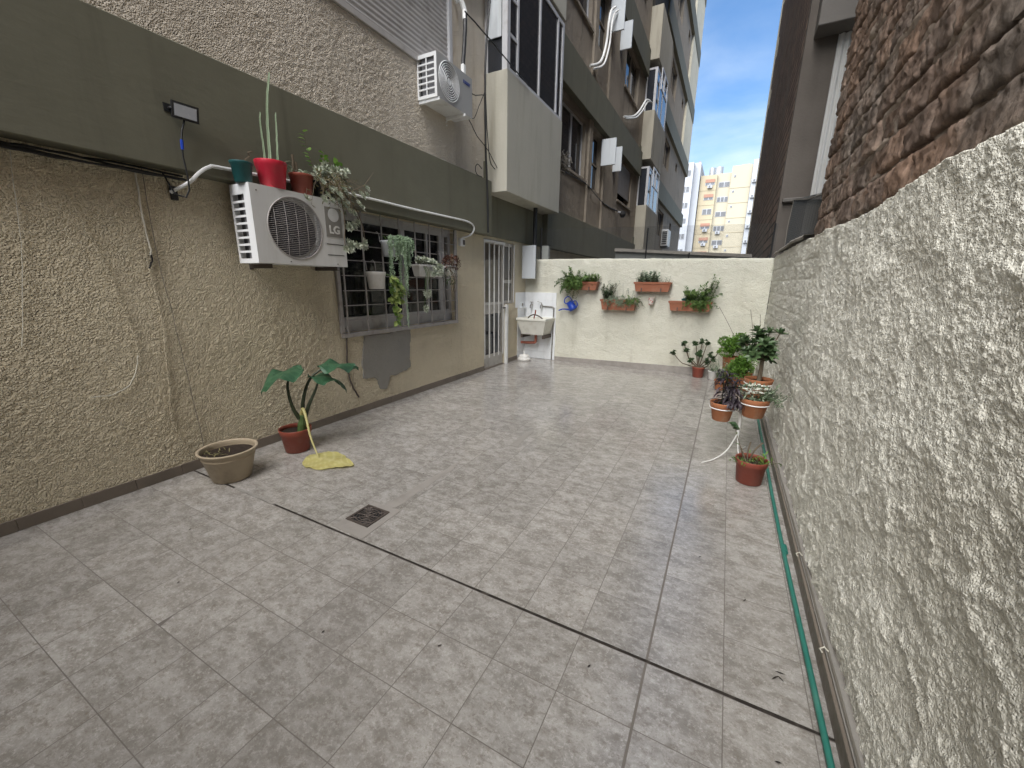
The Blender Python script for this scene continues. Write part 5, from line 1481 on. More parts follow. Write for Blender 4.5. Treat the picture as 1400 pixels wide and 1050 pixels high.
# ------------------------------------------------------------------ pots on the air conditioner
ZT = 2.2175
t = thing('potted_plant', 'dark green plastic pot with a dry twig on the outdoor unit', 'plant', (-3.385, 1.995, ZT))
pot(t, (-3.385, 1.995, ZT), 0.078, 0.058, 0.145, m_green, 0.022)
build('stem', MB().tube(wob([(-3.385, 2.02, ZT + 0.10), (-3.38, 2.03, ZT + 0.17), (-3.375, 2.06, ZT + 0.20), (-3.37, 2.05, ZT + 0.225), (-3.36, 2.08, ZT + 0.235)], 0.002), 0.004, 5), m_stem, t)
t = thing('potted_plant', 'bright red pot with tall thin cactus columns on the outdoor unit', 'plant', (-3.378, 2.225, ZT))
pot(t, (-3.378, 2.225, ZT), 0.118, 0.088, 0.20, m_red, 0.045, 0.004)
def cactus_col(th, pts, r):
    mb = MB(); q = wob(pts, 0.002)
    for i in range(len(q)): pass
    n = 8
    prev = None
    for k, p in enumerate(q):
        tt = k / (len(q) - 1)
        rr = r * (1 - 0.45 * tt) * (0.6 if k == len(q) - 1 else 1)
        mb.tint = 0.3 + 0.5 * (k % 2)
        ring = []
        for j in range(n):
            a = 2 * math.pi * j / n
            mb.tint = 0.9 if j % 2 == 0 else 0.15
            s_ = rr * (1.25 if j % 2 == 0 else 0.75)
            ring.append(mb.vert((p[0] + s_ * math.cos(a), p[1] + s_ * math.sin(a), p[2])))
        if prev:
            for j in range(n): mb.face(prev[j], prev[(j + 1) % n], ring[(j + 1) % n], ring[j])
        prev = ring
    mb.f.append(tuple(prev))
    c = build('cactus_stem', mb, lf_cact, th)
    sp = MB()
    for k in range(2, len(q) - 1):
        for j in range(0, 8, 2):
            a = 2 * math.pi * j / 8
            p = Vector(q[k]); d = Vector((math.cos(a), math.sin(a), 0.3))
            sp.tint = 0.9; sp.blade(p + d * r * 0.9, d, (0, 0, 1), 0.010, 0.003, 1)
    build('spines', sp, lf_cact, c)
cactus_col(t, [(-3.38, 2.225, ZT + 0.16), (-3.385, 2.235, ZT + 0.30), (-3.39, 2.25, ZT + 0.48), (-3.38, 2.265, ZT + 0.65), (-3.37, 2.30, ZT + 0.85)], 0.0135)
cactus_col(t, [(-3.40, 2.195, ZT + 0.16), (-3.40, 2.20, ZT + 0.30), (-3.40, 2.195, ZT + 0.45), (-3.39, 2.20, ZT + 0.55)], 0.0095)
cactus_col(t, [(-3.36, 2.275, ZT + 0.16), (-3.36, 2.285, ZT + 0.30), (-3.37, 2.305, ZT + 0.45), (-3.37, 2.315, ZT + 0.58)], 0.0095)
f = MB()
for k in range(16):
    a = U(0, 6.28); p = Vector((-3.36, 2.28, ZT + 0.185)) + Vector((math.cos(a), math.sin(a), 0)) * U(0.01, 0.05)
    f.tint = U(0.2, 1); f.blade(p, (math.cos(a) + 0.4, math.sin(a) + 0.2, U(0.3, 1.4)), (0, 0, 1), U(0.06, 0.12), 0.018, 4, U(0.8, 2.4), 0.3)
fol_part('foliage', f, lf_grey, t)
t = thing('potted_plant', 'red brown pot with stubby succulents on the outdoor unit', 'plant', (-3.385, 2.49, ZT))
pot(t, (-3.385, 2.49, ZT), 0.100, 0.075, 0.165, m_redbrown, 0.03)
f = MB(); st = MB()
for k in range(14): rosette(f, (-3.385 + U(-0.07, 0.07), 2.49 + U(-0.08, 0.08), ZT + 0.15 + U(0, 0.035)), (U(-0.5, 0.5), U(-0.5, 0.5), 1), 0.035, 0.016, 6)
for y, h in ((2.43, 0.17), (2.455, 0.12)): st.tube([(-3.39, y, ZT + 0.12), (-3.39, y + 0.005, ZT + 0.14 + h)], 0.011, 6)
fol_part('foliage', f, lf_pale, t); build('stem', st, m_stem, t)
t = thing('potted_plant', 'dark pot overflowing with trailing pale succulents at the outdoor unit corner', 'plant', (-3.385, 2.70, ZT))
pot(t, (-3.385, 2.70, ZT), 0.095, 0.07, 0.15, m_black, 0.03)
f = MB(); st = MB(); fg = MB(); dry = MB()
for k in range(70):
    a = U(-0.9, 1.5)
    d0 = Vector((math.cos(a) * U(0.4, 0.9), math.sin(a) * U(0.5, 1.0), U(0.3, 1.0)))
    p0 = (-3.375 + U(-0.05, 0.05), 2.72 + U(-0.07, 0.08), ZT + 0.14)
    pts = sprig(dry, st, p0, d0, U(0.20, 0.40), 9, 0.04, 0.009, 0, 1, U(2.0, 3.6), 0.003)
    if k % 2 == 0: rosette(f, pts[-1], (0.8, 0.2, 0.4), 0.045, 0.020, 8)
for k in range(40):
    rosette(f, (-3.33 + U(-0.07, 0.06), 2.74 + U(-0.12, 0.14), ZT + 0.20 + U(-0.08, 0.07)), (1, U(-0.5, 0.5), U(-0.2, 0.8)), 0.050, 0.022, 8)
for pts in ([(-3.33, 2.80, ZT + 0.15), (-3.26, 2.86, ZT + 0.05), (-3.24, 2.90, ZT - 0.06), (-3.25, 2.96, ZT - 0.14), (-3.26, 2.90, ZT - 0.2)],
            [(-3.32, 2.80, ZT + 0.14), (-3.25, 2.90, ZT), (-3.24, 2.99, ZT - 0.16), (-3.25, 3.02, ZT - 0.33), (-3.26, 2.97, ZT - 0.39)],
            [(-3.32, 2.76, ZT + 0.14), (-3.255, 2.78, ZT), (-3.255, 2.80, ZT - 0.18), (-3.255, 2.78, ZT - 0.36), (-3.25, 2.80, ZT - 0.40)]):
    q = wob(pts, 0.003); st.tube(q, 0.0045, 5)
    for m_ in range(5): rosette(f, Vector(q[-1]) + Vector((U(0, 0.03), U(-0.06, 0.06), U(-0.03, 0.05))), (1, U(-0.4, 0.4), 0.2), 0.050, 0.022, 8)
for k in range(3):
    sprig(fg, st, (-3.40, 2.66 + 0.05 * k, ZT + 0.13), (0, (-0.4, 0.05, 0.5)[k], 1), (0.40, 0.30, 0.34)[k], 10, 0.06, 0.045, 0.3, 1, 0.3, 0.003, 1.0, 0.35)
st.tube([(-3.40, 2.92, ZT + 0.13), (-3.40, 3.06, ZT + 0.15), (-3.41, 3.22, ZT + 0.23), (-3.42, 3.36, ZT + 0.38)], [0.006, 0.005, 0.004, 0.002], 5)
fol_part('rosettes', f, lf_pale, t); fol_part('dry_leaves', dry, lf_dry, t); fol_part('foliage', fg, lf_bright, t); build('stems', st, m_stem, t)

# ------------------------------------------------------------------ pots hanging on the window grille
XP = -3.485
def hook(th, y, z):
    build('hook', MB().tube([(XG - 0.024, y, z + 0.10), (XG + 0.012, y, z + 0.115), (XG + 0.04, y, z + 0.09), (XG + 0.05, y, z)], 0.004, 5), m_iron, th)
t = thing('hanging_plant', 'round white pot with variegated yellow green vine on the window grille', 'plant', (XP, 3.365, 1.42))
pot(t, (XP, 3.365, 1.42), 0.108, 0.082, 0.185, m_wpot, 0.045, 0.005)
hook(t, 3.30, 1.62); hook(t, 3.43, 1.62)
f = MB(); st = MB()
for (yy_, ztip) in ((3.62, 1.1), (3.56, 1.2), (3.66, 1.28), (3.60, 1.05), (3.68, 1.38), (3.54, 1.3)):
    q = wob([(XP + 0.02, 3.44, 1.59), (XP + 0.09, 3.50, 1.55), (XP + 0.07, yy_ - 0.03, (1.55 + ztip) / 2), (XP + 0.04, yy_, ztip)], 0.004)
    st.tube(q, 0.0035, 5)
    for i in range(2, len(q)):
        for _ in range(2 if i > 5 else (1 if i > 3 else 0)):
            f.tint = U(0, 1); f.blade(Vector(q[i]), (U(0.2, 1), U(-1, 1), U(-1.0, 0.3)), (1, 0, 0.6), U(0.06, 0.095), U(0.045, 0.065), 4, U(0, 0.9), 0.25)
fol_part('foliage', f, lf_var, t); build('stems', st, m_gstem, t)
t = thing('hanging_plant', 'long trailing strands of plump grey green succulent over the window grille', 'plant', (XP, 3.62, 1.76))
pot(t, (XP, 3.60, 1.78), 0.10, 0.075, 0.17, m_leafpanel, 0.03, 0.004)
hook(t, 3.52, 1.93)
f = MB(); fr_ = MB()
for k in range(42):
    s0 = Vector((XP + 0.02, 3.62, 1.955))
    yy_ = U(-0.13, 0.27); e = s0 + Vector((U(0.05, 0.16) - 0.25 * abs(yy_ - 0.05) * 0.5, yy_, U(-0.02, 0.03)))
    Ls = U(0.04, 0.34) if k % 3 else U(0.38, 0.66)
    if yy_ > 0.18: Ls *= 0.45
    if k == 3: Ls = 1.0; e = s0 + Vector((0.09, 0.10, 0.02))
    q = [s0, s0.lerp(e, 0.6) + Vector((0, 0, 0.03)), e] + [e + Vector((U(-0.006, 0.012), U(-0.012, 0.016), -Ls * (i + 1) / 5)) for i in range(5)]
    q = [Vector(p) for p in wob(q, 0.002, 4)]
    tb = U(0.0, 0.75)
    for i in range(len(q) - 1):
        sg = q[i + 1] - q[i]; m_ = max(1, int(sg.length / 0.0075))
        for j in range(m_):
            p = q[i].lerp(q[i + 1], j / m_)
            for _ in range(2):
                v = rv(); v = (v + sg.normalized() * 0.5)
                f.tint = min(1, tb + U(0, 0.25) + (0.35 if i > len(q) - 6 else 0))
                f.bean(p, v, U(0.018, 0.026), U(0.009, 0.013))
for k in range(40):
    a = U(-1.6, 1.6); p = Vector((XP + 0.01, 3.62 + U(-0.08, 0.20), 1.96))
    fr_.tint = U(0, 1); fr_.blade(p, (math.cos(a), math.sin(a), U(0.4, 1.4)), (0, 0, 1), U(0.05, 0.10), 0.010, 3, U(0.3, 1.6), 0.2)
fol_part('foliage', f, lf_burro, t); fol_part('young_shoots', fr_, lf_bright, t)
t = thing('hanging_plant', 'white trough with pale star shaped succulents on the window grille', 'plant', (XP, 4.29, 1.57))
tr_ = MB()
def trough(mb, x0, x1, y0, y1, z0, z1, tp=0.03, wall=0.006, rim=0.0):
    r = []
    for (e, z) in ((tp, z0), (0.004, z1 - 0.02), (-rim, z1 - 0.018), (-rim, z1), (wall, z1), (wall + 0.002, z1 - 0.03)):
        r.append(mb.verts([(x0 + min(e, 0.02), y0 + e, z), (x1 - e, y0 + e, z), (x1 - e, y1 - e, z), (x0 + min(e, 0.02), y1 - e, z)]))
    mb.f.append(tuple(r[0][::-1])); mb.f.append(tuple(r[-1]))
    for a, b in zip(r[:-1], r[1:]):
        for k in range(4): mb.face(a[k], a[(k + 1) % 4], b[(k + 1) % 4], b[k])
trough(tr_, XP - 0.075, XP + 0.06, 4.03, 4.55, 1.57, 1.715, 0.03, 0.008, 0.006)
build('trough', tr_, m_wpot, t)
f = MB(); st = MB()
for k in range(22): rosette(f, (XP + U(-0.03, 0.06), 4.29 + U(-0.22, 0.08), 1.72 + U(0.0, 0.08)), (U(0, 1), U(-0.4, 0.4), 1), 0.055, 0.022, 8)
for k in range(16): rosette(f, (XP + 0.075 + U(0, 0.03), 4.32 + U(-0.10, 0.12), 1.66 + U(-0.07, 0.06)), (1, U(-0.4, 0.4), U(-0.2, 0.6)), 0.055, 0.022, 8)
for yv, zb_ in ((4.12, 1.35), (4.16, 1.36), (4.10, 1.18)):
    q = wob([(XP + 0.05, yv + 0.01, 1.70), (XP + 0.085, yv + 0.02, 1.62), (XP + 0.08, yv + 0.01, 1.5), (XP + 0.06, yv, zb_)], 0.003); st.tube(q, 0.004, 5)
    for m_ in range(5): rosette(f, Vector(q[-1]) + Vector((U(0, 0.02), U(-0.035, 0.035), U(-0.03, 0.03))), (1, U(-0.5, 0.5), 0.1), 0.045, 0.018, 8)
fol_part('rosettes', f, lf_pale, t); build('stems', st, m_gstem, t)
t = thing('hanging_plant', 'wire basket of dark reddish leaves at the end of the window grille', 'plant', (XP, 4.73, 1.58))
pot(t, (XP, 4.73, 1.59), 0.085, 0.065, 0.14, m_wpot, 0.03, 0.004)
for y in (4.62, 4.70, 4.78): hook(t, y, 1.80)
f = MB(); bush(f, (XP + 0.02, 4.74, 1.76), (0.10, 0.17, 0.10), 420, 0.036, 0.022, 0, 1, 0.1)
f2 = MB(); bush(f2, (XP + 0.03, 4.70, 1.60), (0.09, 0.14, 0.13), 150, 0.03, 0.014, 0, 0.7, -0.6)
fol_part('foliage', f, lf_redd, t); fol_part('trailing_foliage', f2, lf_dark, t)
st = MB()
for k in range(8): st.tube(wob([(XP + 0.04, 4.68 + U(-0.06, 0.08), 1.70), (XP + 0.09, 4.70 + U(-0.06, 0.08), 1.55), (XP + 0.07, 4.70 + U(-0.06, 0.08), 1.40 - U(0, 0.15))], 0.004), 0.003, 4)
build('stems', st, m_stem, t)

# ------------------------------------------------------------------ planters on the end wall
YP0, YP1 = YB - 0.185, YB - 0.012
def planter(label, x0, x1, z0, z1):
    t = thing('wall_planter', label, 'planter', ((x0 + x1) / 2, YB - 0.1, z0))
    mb = MB(); r = []
    for (e, z) in ((0.035, z0), (0.012, z1 - 0.035), (0.0, z1 - 0.033), (-0.006, z1), (0.010, z1), (0.014, z1 - 0.025)):
        r.append(mb.verts([(x0 + e, YP0 + e, z), (x1 - e, YP0 + e, z), (x1 - e, YP1 - min(e, 0.005), z), (x0 + e, YP1 - min(e, 0.005), z)]))
    mb.f.append(tuple(r[0][::-1]))
    for a, b in zip(r[:-1], r[1:]):
        for k in range(4): mb.face(a[k], a[(k + 1) % 4], b[(k + 1) % 4], b[k])
    build('trough', mb, m_terra, t)
    build('soil', MB().box(x0 + 0.022, x1 - 0.022, YP0 + 0.024, YP1 - 0.010, z1 - 0.05, z1 - 0.028), m_soil, t)
    for q in (0.22, 0.75):
        x = x0 + (x1 - x0) * q
        build('bracket', MB().box(x - 0.006, x + 0.006, YP0 - 0.002, YP0 + 0.034, z0 - 0.004, z0 + 0.06), m_grate, t)
    return t
t = planter('terracotta planter with bushy green plant spilling over its left end', -2.74, -2.115, 1.395, 1.545)
f = MB(); st = MB(); f2 = MB()
for k in range(110): sprig(f, st, (-2.52 + U(-0.17, 0.10), YB - 0.10 + U(-0.05, 0.05), 1.53), (U(-1.2, 0.5), U(-1.0, 0.1), U(0.3, 1)), U(0.14, 0.34), 30, 0.040, 0.024, 0, 1, U(0.5, 2.8), 0.002)
for k in range(36): sprig(f, st, (-2.30 + U(-0.12, 0.16), YB - 0.10 + U(-0.05, 0.05), 1.53), (U(-0.5, 0.5), U(-0.5, 0.2), 1), U(0.08, 0.17), 18, 0.038, 0.020, 0.4, 1, 0.5, 0.002)
for k in range(8): sprig(f2, st, (-2.50 + U(-0.1, 0.06), YB - 0.17, 1.48), (U(-0.3, 0.4), -0.5, -0.3), U(0.22, 0.40), 14, 0.03, 0.012, 0, 1, 1.5, 0.002)
for x, h in ((-2.52, 0.20), (-2.26, 0.20), (-2.20, 0.15)): sprig(f, st, (x, YB - 0.10, 1.53), (U(-0.1, 0.1), 0, 1), h, 14, 0.030, 0.012, 0.2, 0.8, 0.2, 0.002)
fol_part('foliage', f, lf_mid, t); fol_part('trailing_foliage', f2, lf_dry, t); build('stems', st, m_gstem, t)
t = planter('terracotta planter of straggly grey green herbs with dark leafy plant', -2.045, -1.41, 1.055, 1.24)
f = MB(); st = MB(); f2 = MB(); f3 = MB()
for k in range(70): sprig(f, st, (-1.74 + U(-0.22, 0.30), YB - 0.10 + U(-0.06, 0.04), 1.22), (U(-0.8, 0.8), U(-1.2, 0.1), U(0.2, 1)), U(0.10, 0.28), 24, 0.032, 0.010, 0, 1, U(0.8, 3.2), 0.0016)
for x, h in ((-1.74, 0.20), (-1.66, 0.30), (-1.62, 0.18)): sprig(f, st, (x, YB - 0.10, 1.22), (U(-0.1, 0.1), 0, 1), h, 12, 0.024, 0.009, 0.3, 1, 0.2, 0.002)
for k in range(26): sprig(f2, st, (-1.93 + U(-0.06, 0.06), YB - 0.10 + U(-0.05, 0.04), 1.22), (U(-0.35, 0.55), U(-0.3, 0.1), 1), U(0.15, 0.36), 22, 0.044, 0.020, 0, 0.8, 0.3, 0.0022)
for k in range(45): sprig(f3, st, (-1.50 + U(-0.10, 0.08), YB - 0.11 + U(-0.06, 0.04), 1.22), (U(-0.6, 0.6), U(-1.0, 0.1), 0.5), U(0.06, 0.18), 20, 0.022, 0.014, 0.2, 1, U(1.0, 3), 0.0014)
fol_part('foliage', f, lf_grey, t); fol_part('dark_foliage', f2, lf_dark, t); fol_part('small_foliage', f3, lf_mid, t); build('stems', st, m_stem, t)
t = planter('terracotta planter of rounded pale green leaves, highest on the cream wall', -1.47, -0.865, 1.39, 1.55)
f = MB(); st = MB()
for k in range(34): sprig(f, st, (-1.19 + U(-0.22, 0.10), YB - 0.10 + U(-0.05, 0.04), 1.53), (U(-0.4, 0.4), U(-0.5, 0.1), 1), U(0.06, 0.22), 12, 0.048, 0.042, 0.2, 1, 0.4, 0.002)
for k in range(6): sprig(f, st, (-0.95 + U(-0.05, 0.05), YB - 0.10, 1.53), (U(-0.4, 0.4), -0.1, 1), U(0.06, 0.12), 6, 0.028, 0.014, 0, 0.7, 0.4, 0.002)
for x, h in ((-1.40, 0.17), (-1.33, 0.20), (-1.44, 0.12)): sprig(f, st, (x, YB - 0.10, 1.53), (-0.1, 0, 1), h, 8, 0.032, 0.018, 0, 0.6, 0.2, 0.002)
fol_part('foliage', f, lf_grey, t); build('stems', st, m_gstem, t)
t = planter('terracotta planter with tall leafy green shrub filling its right half', -0.87, -0.21, 1.085, 1.245)
f = MB(); st = MB()
for k in range(34): sprig(f, st, (-0.42 + U(-0.20, 0.12), YB - 0.10 + U(-0.05, 0.04), 1.22), (U(-0.35, 0.55), U(-0.5, 0.1), 1), U(0.14, 0.34), 28, 0.042, 0.024, 0.1, 1, 0.7, 0.0022)
for k in range(8): sprig(f, st, (-0.30 + U(-0.05, 0.06), YB - 0.10, 1.22), (U(-0.05, 0.35), U(-0.2, 0), 1), U(0.34, 0.46), 34, 0.044, 0.024, 0.1, 1, 0.2, 0.0025)
for k in range(26): sprig(f, st, (-0.36 + U(-0.2, 0.16), YB - 0.15, 1.23), (U(-0.4, 0.8), U(-0.8, -0.2), 0.4), U(0.14, 0.28), 24, 0.036, 0.020, 0.1, 1, 2.4, 0.002)
for k in range(3): sprig(f, st, (-0.66 + 0.05 * k, YB - 0.10, 1.22), (U(-0.2, 0.4), 0, 1), U(0.08, 0.2), 7, 0.03, 0.016, 0.2, 0.9, 0.3, 0.002)
fol_part('foliage', f, lf_mid, t); build('stems', st, m_gstem, t)
build('plastic_scoop', MB().lathe((-0.60, YB - 0.11, 1.25), [(0, 0), (0.05, 0.005), (0.055, 0.03), (0.03, 0.045), (0, 0.05)], 14, 1.5, 1), m_green, t)
# patterned hanging cup
t = thing('hanging_cup', 'small pink and white patterned cup hanging under the highest planter', 'cup', (-1.17, YB - 0.08, 1.165))
def cupmat():
    q = NT('patterned_cup')
    n = q.voro(q.pos((1, 1, 1), obj=True), 34, 'F1')
    q.color(q.mix(q.rng(n, 0.28, 0.38), (0.62, 0.16, 0.13), (0.74, 0.68, 0.62)))
    return q.fin(0.4, 0.4)
m_cup = cupmat()
build('cup', MB().lathe((-1.17, YB - 0.085, 1.165), [(0, 0), (0.032, 0), (0.040, 0.03), (0.058, 0.115), (0.064, 0.122), (0.058, 0.122), (0.05, 0.10), (0.03, 0.02), (0, 0.02)], 18), m_cup, t, True)
build('soil', MB().lathe((-1.17, YB - 0.085, 1.165), [(0, 0.105), (0.05, 0.10)], 14), m_soil, t)
build('hanger', MB().tube([(-1.225, YB - 0.085, 1.285), (-1.215, YB - 0.07, 1.34), (-1.20, YB - 0.05, 1.395)], 0.003, 4).tube([(-1.115, YB - 0.085, 1.285), (-1.13, YB - 0.07, 1.34), (-1.14, YB - 0.05, 1.395)], 0.003, 4), m_string, t)
# watering can
t = thing('watering_can', 'blue plastic watering can hanging tilted on the cream wall', 'watering can', (-2.62, YB - 0.08, 1.0))
Rc = Matrix.Rotation(-0.62, 3, 'Y')
cc = Vector((-2.615, YB - 0.10, 1.10))
mb = MB().lathe((0, 0, 0), [(0, -0.085), (0.075, -0.085), (0.078, -0.07), (0.062, 0.085), (0.058, 0.085), (0.068, -0.06), (0, -0.07)], 20)
mb.v = [tuple(cc + Rc @ Vector(v)) for v in mb.v]
build('body', mb, m_blue, t, True)
def W(p): return tuple(cc + Rc @ Vector(p))
build('handle', MB().tube(wob([W((-0.055, 0, 0.08)), W((-0.085, 0, 0.13)), W((-0.03, 0, 0.185)), W((0.05, 0, 0.17)), W((0.066, 0, 0.06))], 0, 5), 0.011, 8), m_blue, t)
build('spout', MB().tube([W((-0.06, 0, -0.055)), (-2.74, YB - 0.10, 1.03), (-2.80, YB - 0.10, 1.03), (-2.87, YB - 0.10, 1.0)], [0.018, 0.014, 0.012, 0.012], 8), m_blue, t)
build('handle', MB().tube(wob([W((0.066, 0, 0.05)), W((0.115, 0, 0.03)), W((0.115, 0, -0.04)), W((0.075, 0, -0.07))], 0, 5), 0.011, 8), m_blue, t)

# ------------------------------------------------------------------ plants on the floor, left side
t = thing('bowl_pot', 'wide beige plastic bowl pot of bare soil by the left wall', 'pot', (-3.26, 1.52, 0))
pot(t, (-3.26, 1.52, 0.0015), 0.200, 0.130, 0.245, m_bowl, 0.02, 0.012, 0.045, 40, 1.0, 0.012)
f = MB()
for k in range(34): f.tint = U(0, 1); f.blade((-3.34 + U(-0.07, 0.09), 1.47 + U(-0.06, 0.07), 0.202), (U(-1, 1), U(-1, 1), U(0.1, 0.7)), (0, 0, 1), U(0.03, 0.07), 0.008, 3, U(0, 1.5))
fol_part('dry_leaves', f, lf_dry, t)
t = thing('potted_plant', 'elephant ear plant with one yellow fallen leaf in red brown pot', 'plant', (-3.30, 2.10, 0))
CE = Vector((-3.30, 2.10, 0.0015))
pot(t, CE, 0.135, 0.098, 0.215, m_redbrown, 0.06, 0.006, 0.035, 40)
build('corm', MB().tube(wob([(-3.26, 2.13, 0.17), (-3.255, 2.14, 0.25), (-3.25, 2.15, 0.34)], 0), [0.035] * 3 + [0.034] * 2 + [0.028] * 3 + [0.020], 10), m_gstem, t)
def ear_leaf(name, base, d, nrm, L, W_, mat, curl=0.5, tint=(0.2, 0.9), wav=0.02, seed=0, floor_z=None):
    """heart shaped blade; base = where the petiole meets it"""
    base = Vector(base); d = Vector(d).normalized(); nrm = Vector(nrm)
    side = d.cross(nrm).normalized(); nrm = side.cross(d).normalized()
    mb = MB(); n, m = 22, 13
    P = []
    for i in range(n):
        s = i / (n - 1)                        # -0.30 .. 1 along the leaf
        u = -0.32 + 1.32 * s
        if u < 0: w = 0.80 * math.sqrt(max(0.0, 1 - (u / -0.33) ** 2)) * (1.0)
        else: w = 0.80 + 0.22 * math.sin(math.pi * min(1, u * 1.6)) * (1 - u) if u < 0.3 else 0
        if u >= 0: w = (1 - u ** 1.35) ** 0.75 * (0.80 + 0.45 * math.sin(math.pi * min(1.0, u * 1.25)) * 0.5)
        row = []
        for j in range(m):
            v = -1 + 2 * j / (m - 1)
            if u < 0:                           # basal sinus: two lobes
                c0 = 0.45 * W_ * 0.5; inner = 0.06 * W_ * (u / -0.32)
                x = v * w * W_ * 0.5
                if abs(x) < inner: x = math.copysign(inner, v if v else 1)
            else: x = v * w * W_ * 0.5
            h = -0.16 * abs(x) ** 1.2 * 1.1 + wav * math.sin(9 * u + 3 * v + seed) * abs(v) + 0.004 * math.sin(26 * (u - abs(v) * 0.35)) * abs(v)
            y = u * L
            a = curl * max(0, u) ** 1.5
            ed = (abs(v) ** 3) * 0.012 * (vnoise(u * 9 + seed, v * 2 + seed, 5) + 0.0)
            q_ = base + d * (y * math.cos(a * 0.6) + float(ed)) - nrm * (L * max(0, u) * math.sin(a * 0.6)) + side * (x + float(ed) * 2 * (1 if v > 0 else -1)) + nrm * h
            if floor_z is not None: q_.z = max(q_.z, floor_z + 0.003 + 0.006 * abs(math.sin(7 * u + 4 * v)))
            row.append(q_)
        P.append(row)
    for i in range(n):
        for j in range(m):
            mb.tint = tint[0] + (tint[1] - tint[0]) * (0.9 if j == m // 2 or (i + abs(j - m // 2)) % 4 == 0 else 0.25)
            mb.vert(P[i][j])
    for i in range(n - 1):
        for j in range(m - 1): mb.face(i * m + j, i * m + j + 1, (i + 1) * m + j + 1, (i + 1) * m + j)
    return build(name, mb, mat, t, True)
LV = [((-3.285, 2.12, 0.735), (-0.42, -0.88, -0.03), (0.07, -0.05, 1), 0.30, 0.40, 1.0, 1),
      ((-3.165, 2.30, 0.665), (0.42, 0.88, -0.10), (0.05, -0.04, 1), 0.29, 0.34, 1.0, 2),
      ((-3.12, 2.37, 0.765), (0.46, 0.86, 0.02), (0.08, -0.06, 1), 0.27, 0.36, 0.5, 3)]
PT = [[(-3.26, 2.125, 0.30), (-3.285, 2.09, 0.42), (-3.30, 2.08, 0.60), LV[0][0]],
      [(-3.235, 2.16, 0.30), (-3.21, 2.20, 0.42), (-3.18, 2.26, 0.55), LV[1][0]],
      [(-3.25, 2.15, 0.30), (-3.235, 2.17, 0.48), (-3.20, 2.24, 0.66), LV[2][0]]]
for (b, d, nr, L, W_, cu, sd), pt in zip(LV, PT):
    ear_leaf('leaf', b, d, nr, L, W_, m_ear, cu, (0.1, 0.8), 0.030, sd)
    q = wob(pt, 0, 5)
    build('leaf_stalk', MB().tube(q, [0.020 - 0.014 * i / (len(q) - 1) for i in range(len(q))], 8), m_darkstem, t)
q = wob([(-3.245, 2.14, 0.34), (-3.20, 2.13, 0.40), (-3.14, 2.11, 0.33), (-3.05, 2.07, 0.18), (-2.93, 2.04, 0.03)], 0, 6)
build('leaf_stalk', MB().tube(q, [0.016 - 0.010 * i / (len(q) - 1) for i in range(len(q))], 8), m_ear_y, t)
# the yellow leaf lying on the tiles
yl = ear_leaf('leaf', (-2.93, 2.04, 0.030), (0.90, 0.16, 0.0), (0.0, -0.05, 1), 0.36, 0.36, m_ear_y, 0.10, (0.1, 0.9), 0.012, 4, 0.002)
tag(yl, 'wilted yellow leaf lying on the tiles')

# ------------------------------------------------------------------ plants in the far right corner
t = thing('potted_plant', 'small jade plant with bare branches in red brown pot by cream wall', 'plant', (-0.285, 7.31, 0))
zs = pot(t, (-0.285, 7.31, 0.0015), 0.100, 0.080, 0.175, m_redbrown, 0.03)
f = MB(); st = MB()
for tip in ((-0.72, 7.30, 0.39), (-0.55, 7.30, 0.55), (-0.50, 7.28, 0.45), (-0.37, 7.30, 0.58), (-0.28, 7.32, 0.60), (-0.20, 7.28, 0.60), (-0.30, 7.24, 0.42), (-0.09, 7.30, 0.33), (-0.13, 7.30, 0.40), (0.05, 7.32, 0.62), (-0.18, 7.25, 0.30), (-0.42, 7.26, 0.30)):
    tip = Vector(tip); b = Vector((-0.285 + U(-0.02, 0.02), 7.31, 0.16))
    md = b.lerp(tip, 0.5) + Vector((0.1 * (tip.x - b.x), 0, -0.06 if abs(tip.x - b.x) > 0.2 else 0.02))
    q = wob([b, md, tip], 0.004, 5); st.tube(q, [0.011 - 0.006 * i / (len(q) - 1) for i in range(len(q))], 6)
    for k in range(6):
        rosette(f, tip + Vector((U(-0.025, 0.025), U(-0.02, 0.02), U(-0.06, 0.02))), (U(-0.6, 0.6), U(-0.8, 0.3), 1), 0.05, 0.024, 7, 0, 0.8)
fol_part('foliage', f, lf_dark, t); build('stems', st, m_stem, t)
t = thing('potted_plant', 'small white pot with pale sprouting plant beside the jade plant', 'plant', (-0.06, 7.23, 0))
pot(t, (-0.06, 7.23, 0.0015), 0.078, 0.055, 0.145, m_wpot, 0.02)
f = MB(); st = MB()
for k in range(14): sprig(f, st, (-0.06 + U(-0.03, 0.03), 7.23, 0.12), (U(-0.7, 0.7), U(-0.5, 0.3), 1), U(0.07, 0.16), 6, 0.03, 0.018, 0.2, 1, 0.4, 0.002)
fol_part('foliage', f, lf_grey, t); build('stems', st, m_gstem, t)
t = thing('potted_plant', 'tall clay pot with round bright green bush in the wall corner', 'plant', (0.17, 7.15, 0))
pot(t, (0.17, 7.15, 0.0015), 0.125, 0.090, 0.42, m_terra2, 0.05)
f = MB(); 
for k in range(11):
    c_ = Vector((0.17, 7.12, 0.57)) + Vector((U(-0.14, 0.14), U(-0.13, 0.10), U(-0.09, 0.13)))
    bush(f, c_, (U(0.06, 0.11), U(0.06, 0.11), U(0.05, 0.10)), 190, 0.042, 0.026, U(0, 0.3), U(0.7, 1), 0.4)
st = MB()
for k in range(9): sprig(f, st, (0.17 + U(-0.08, 0.08), 7.13, 0.60), (U(-0.3, 0.3), U(-0.2, 0.2), 1), U(0.12, 0.24), 10, 0.03, 0.018, 0.2, 1, 0.2, 0.0016)
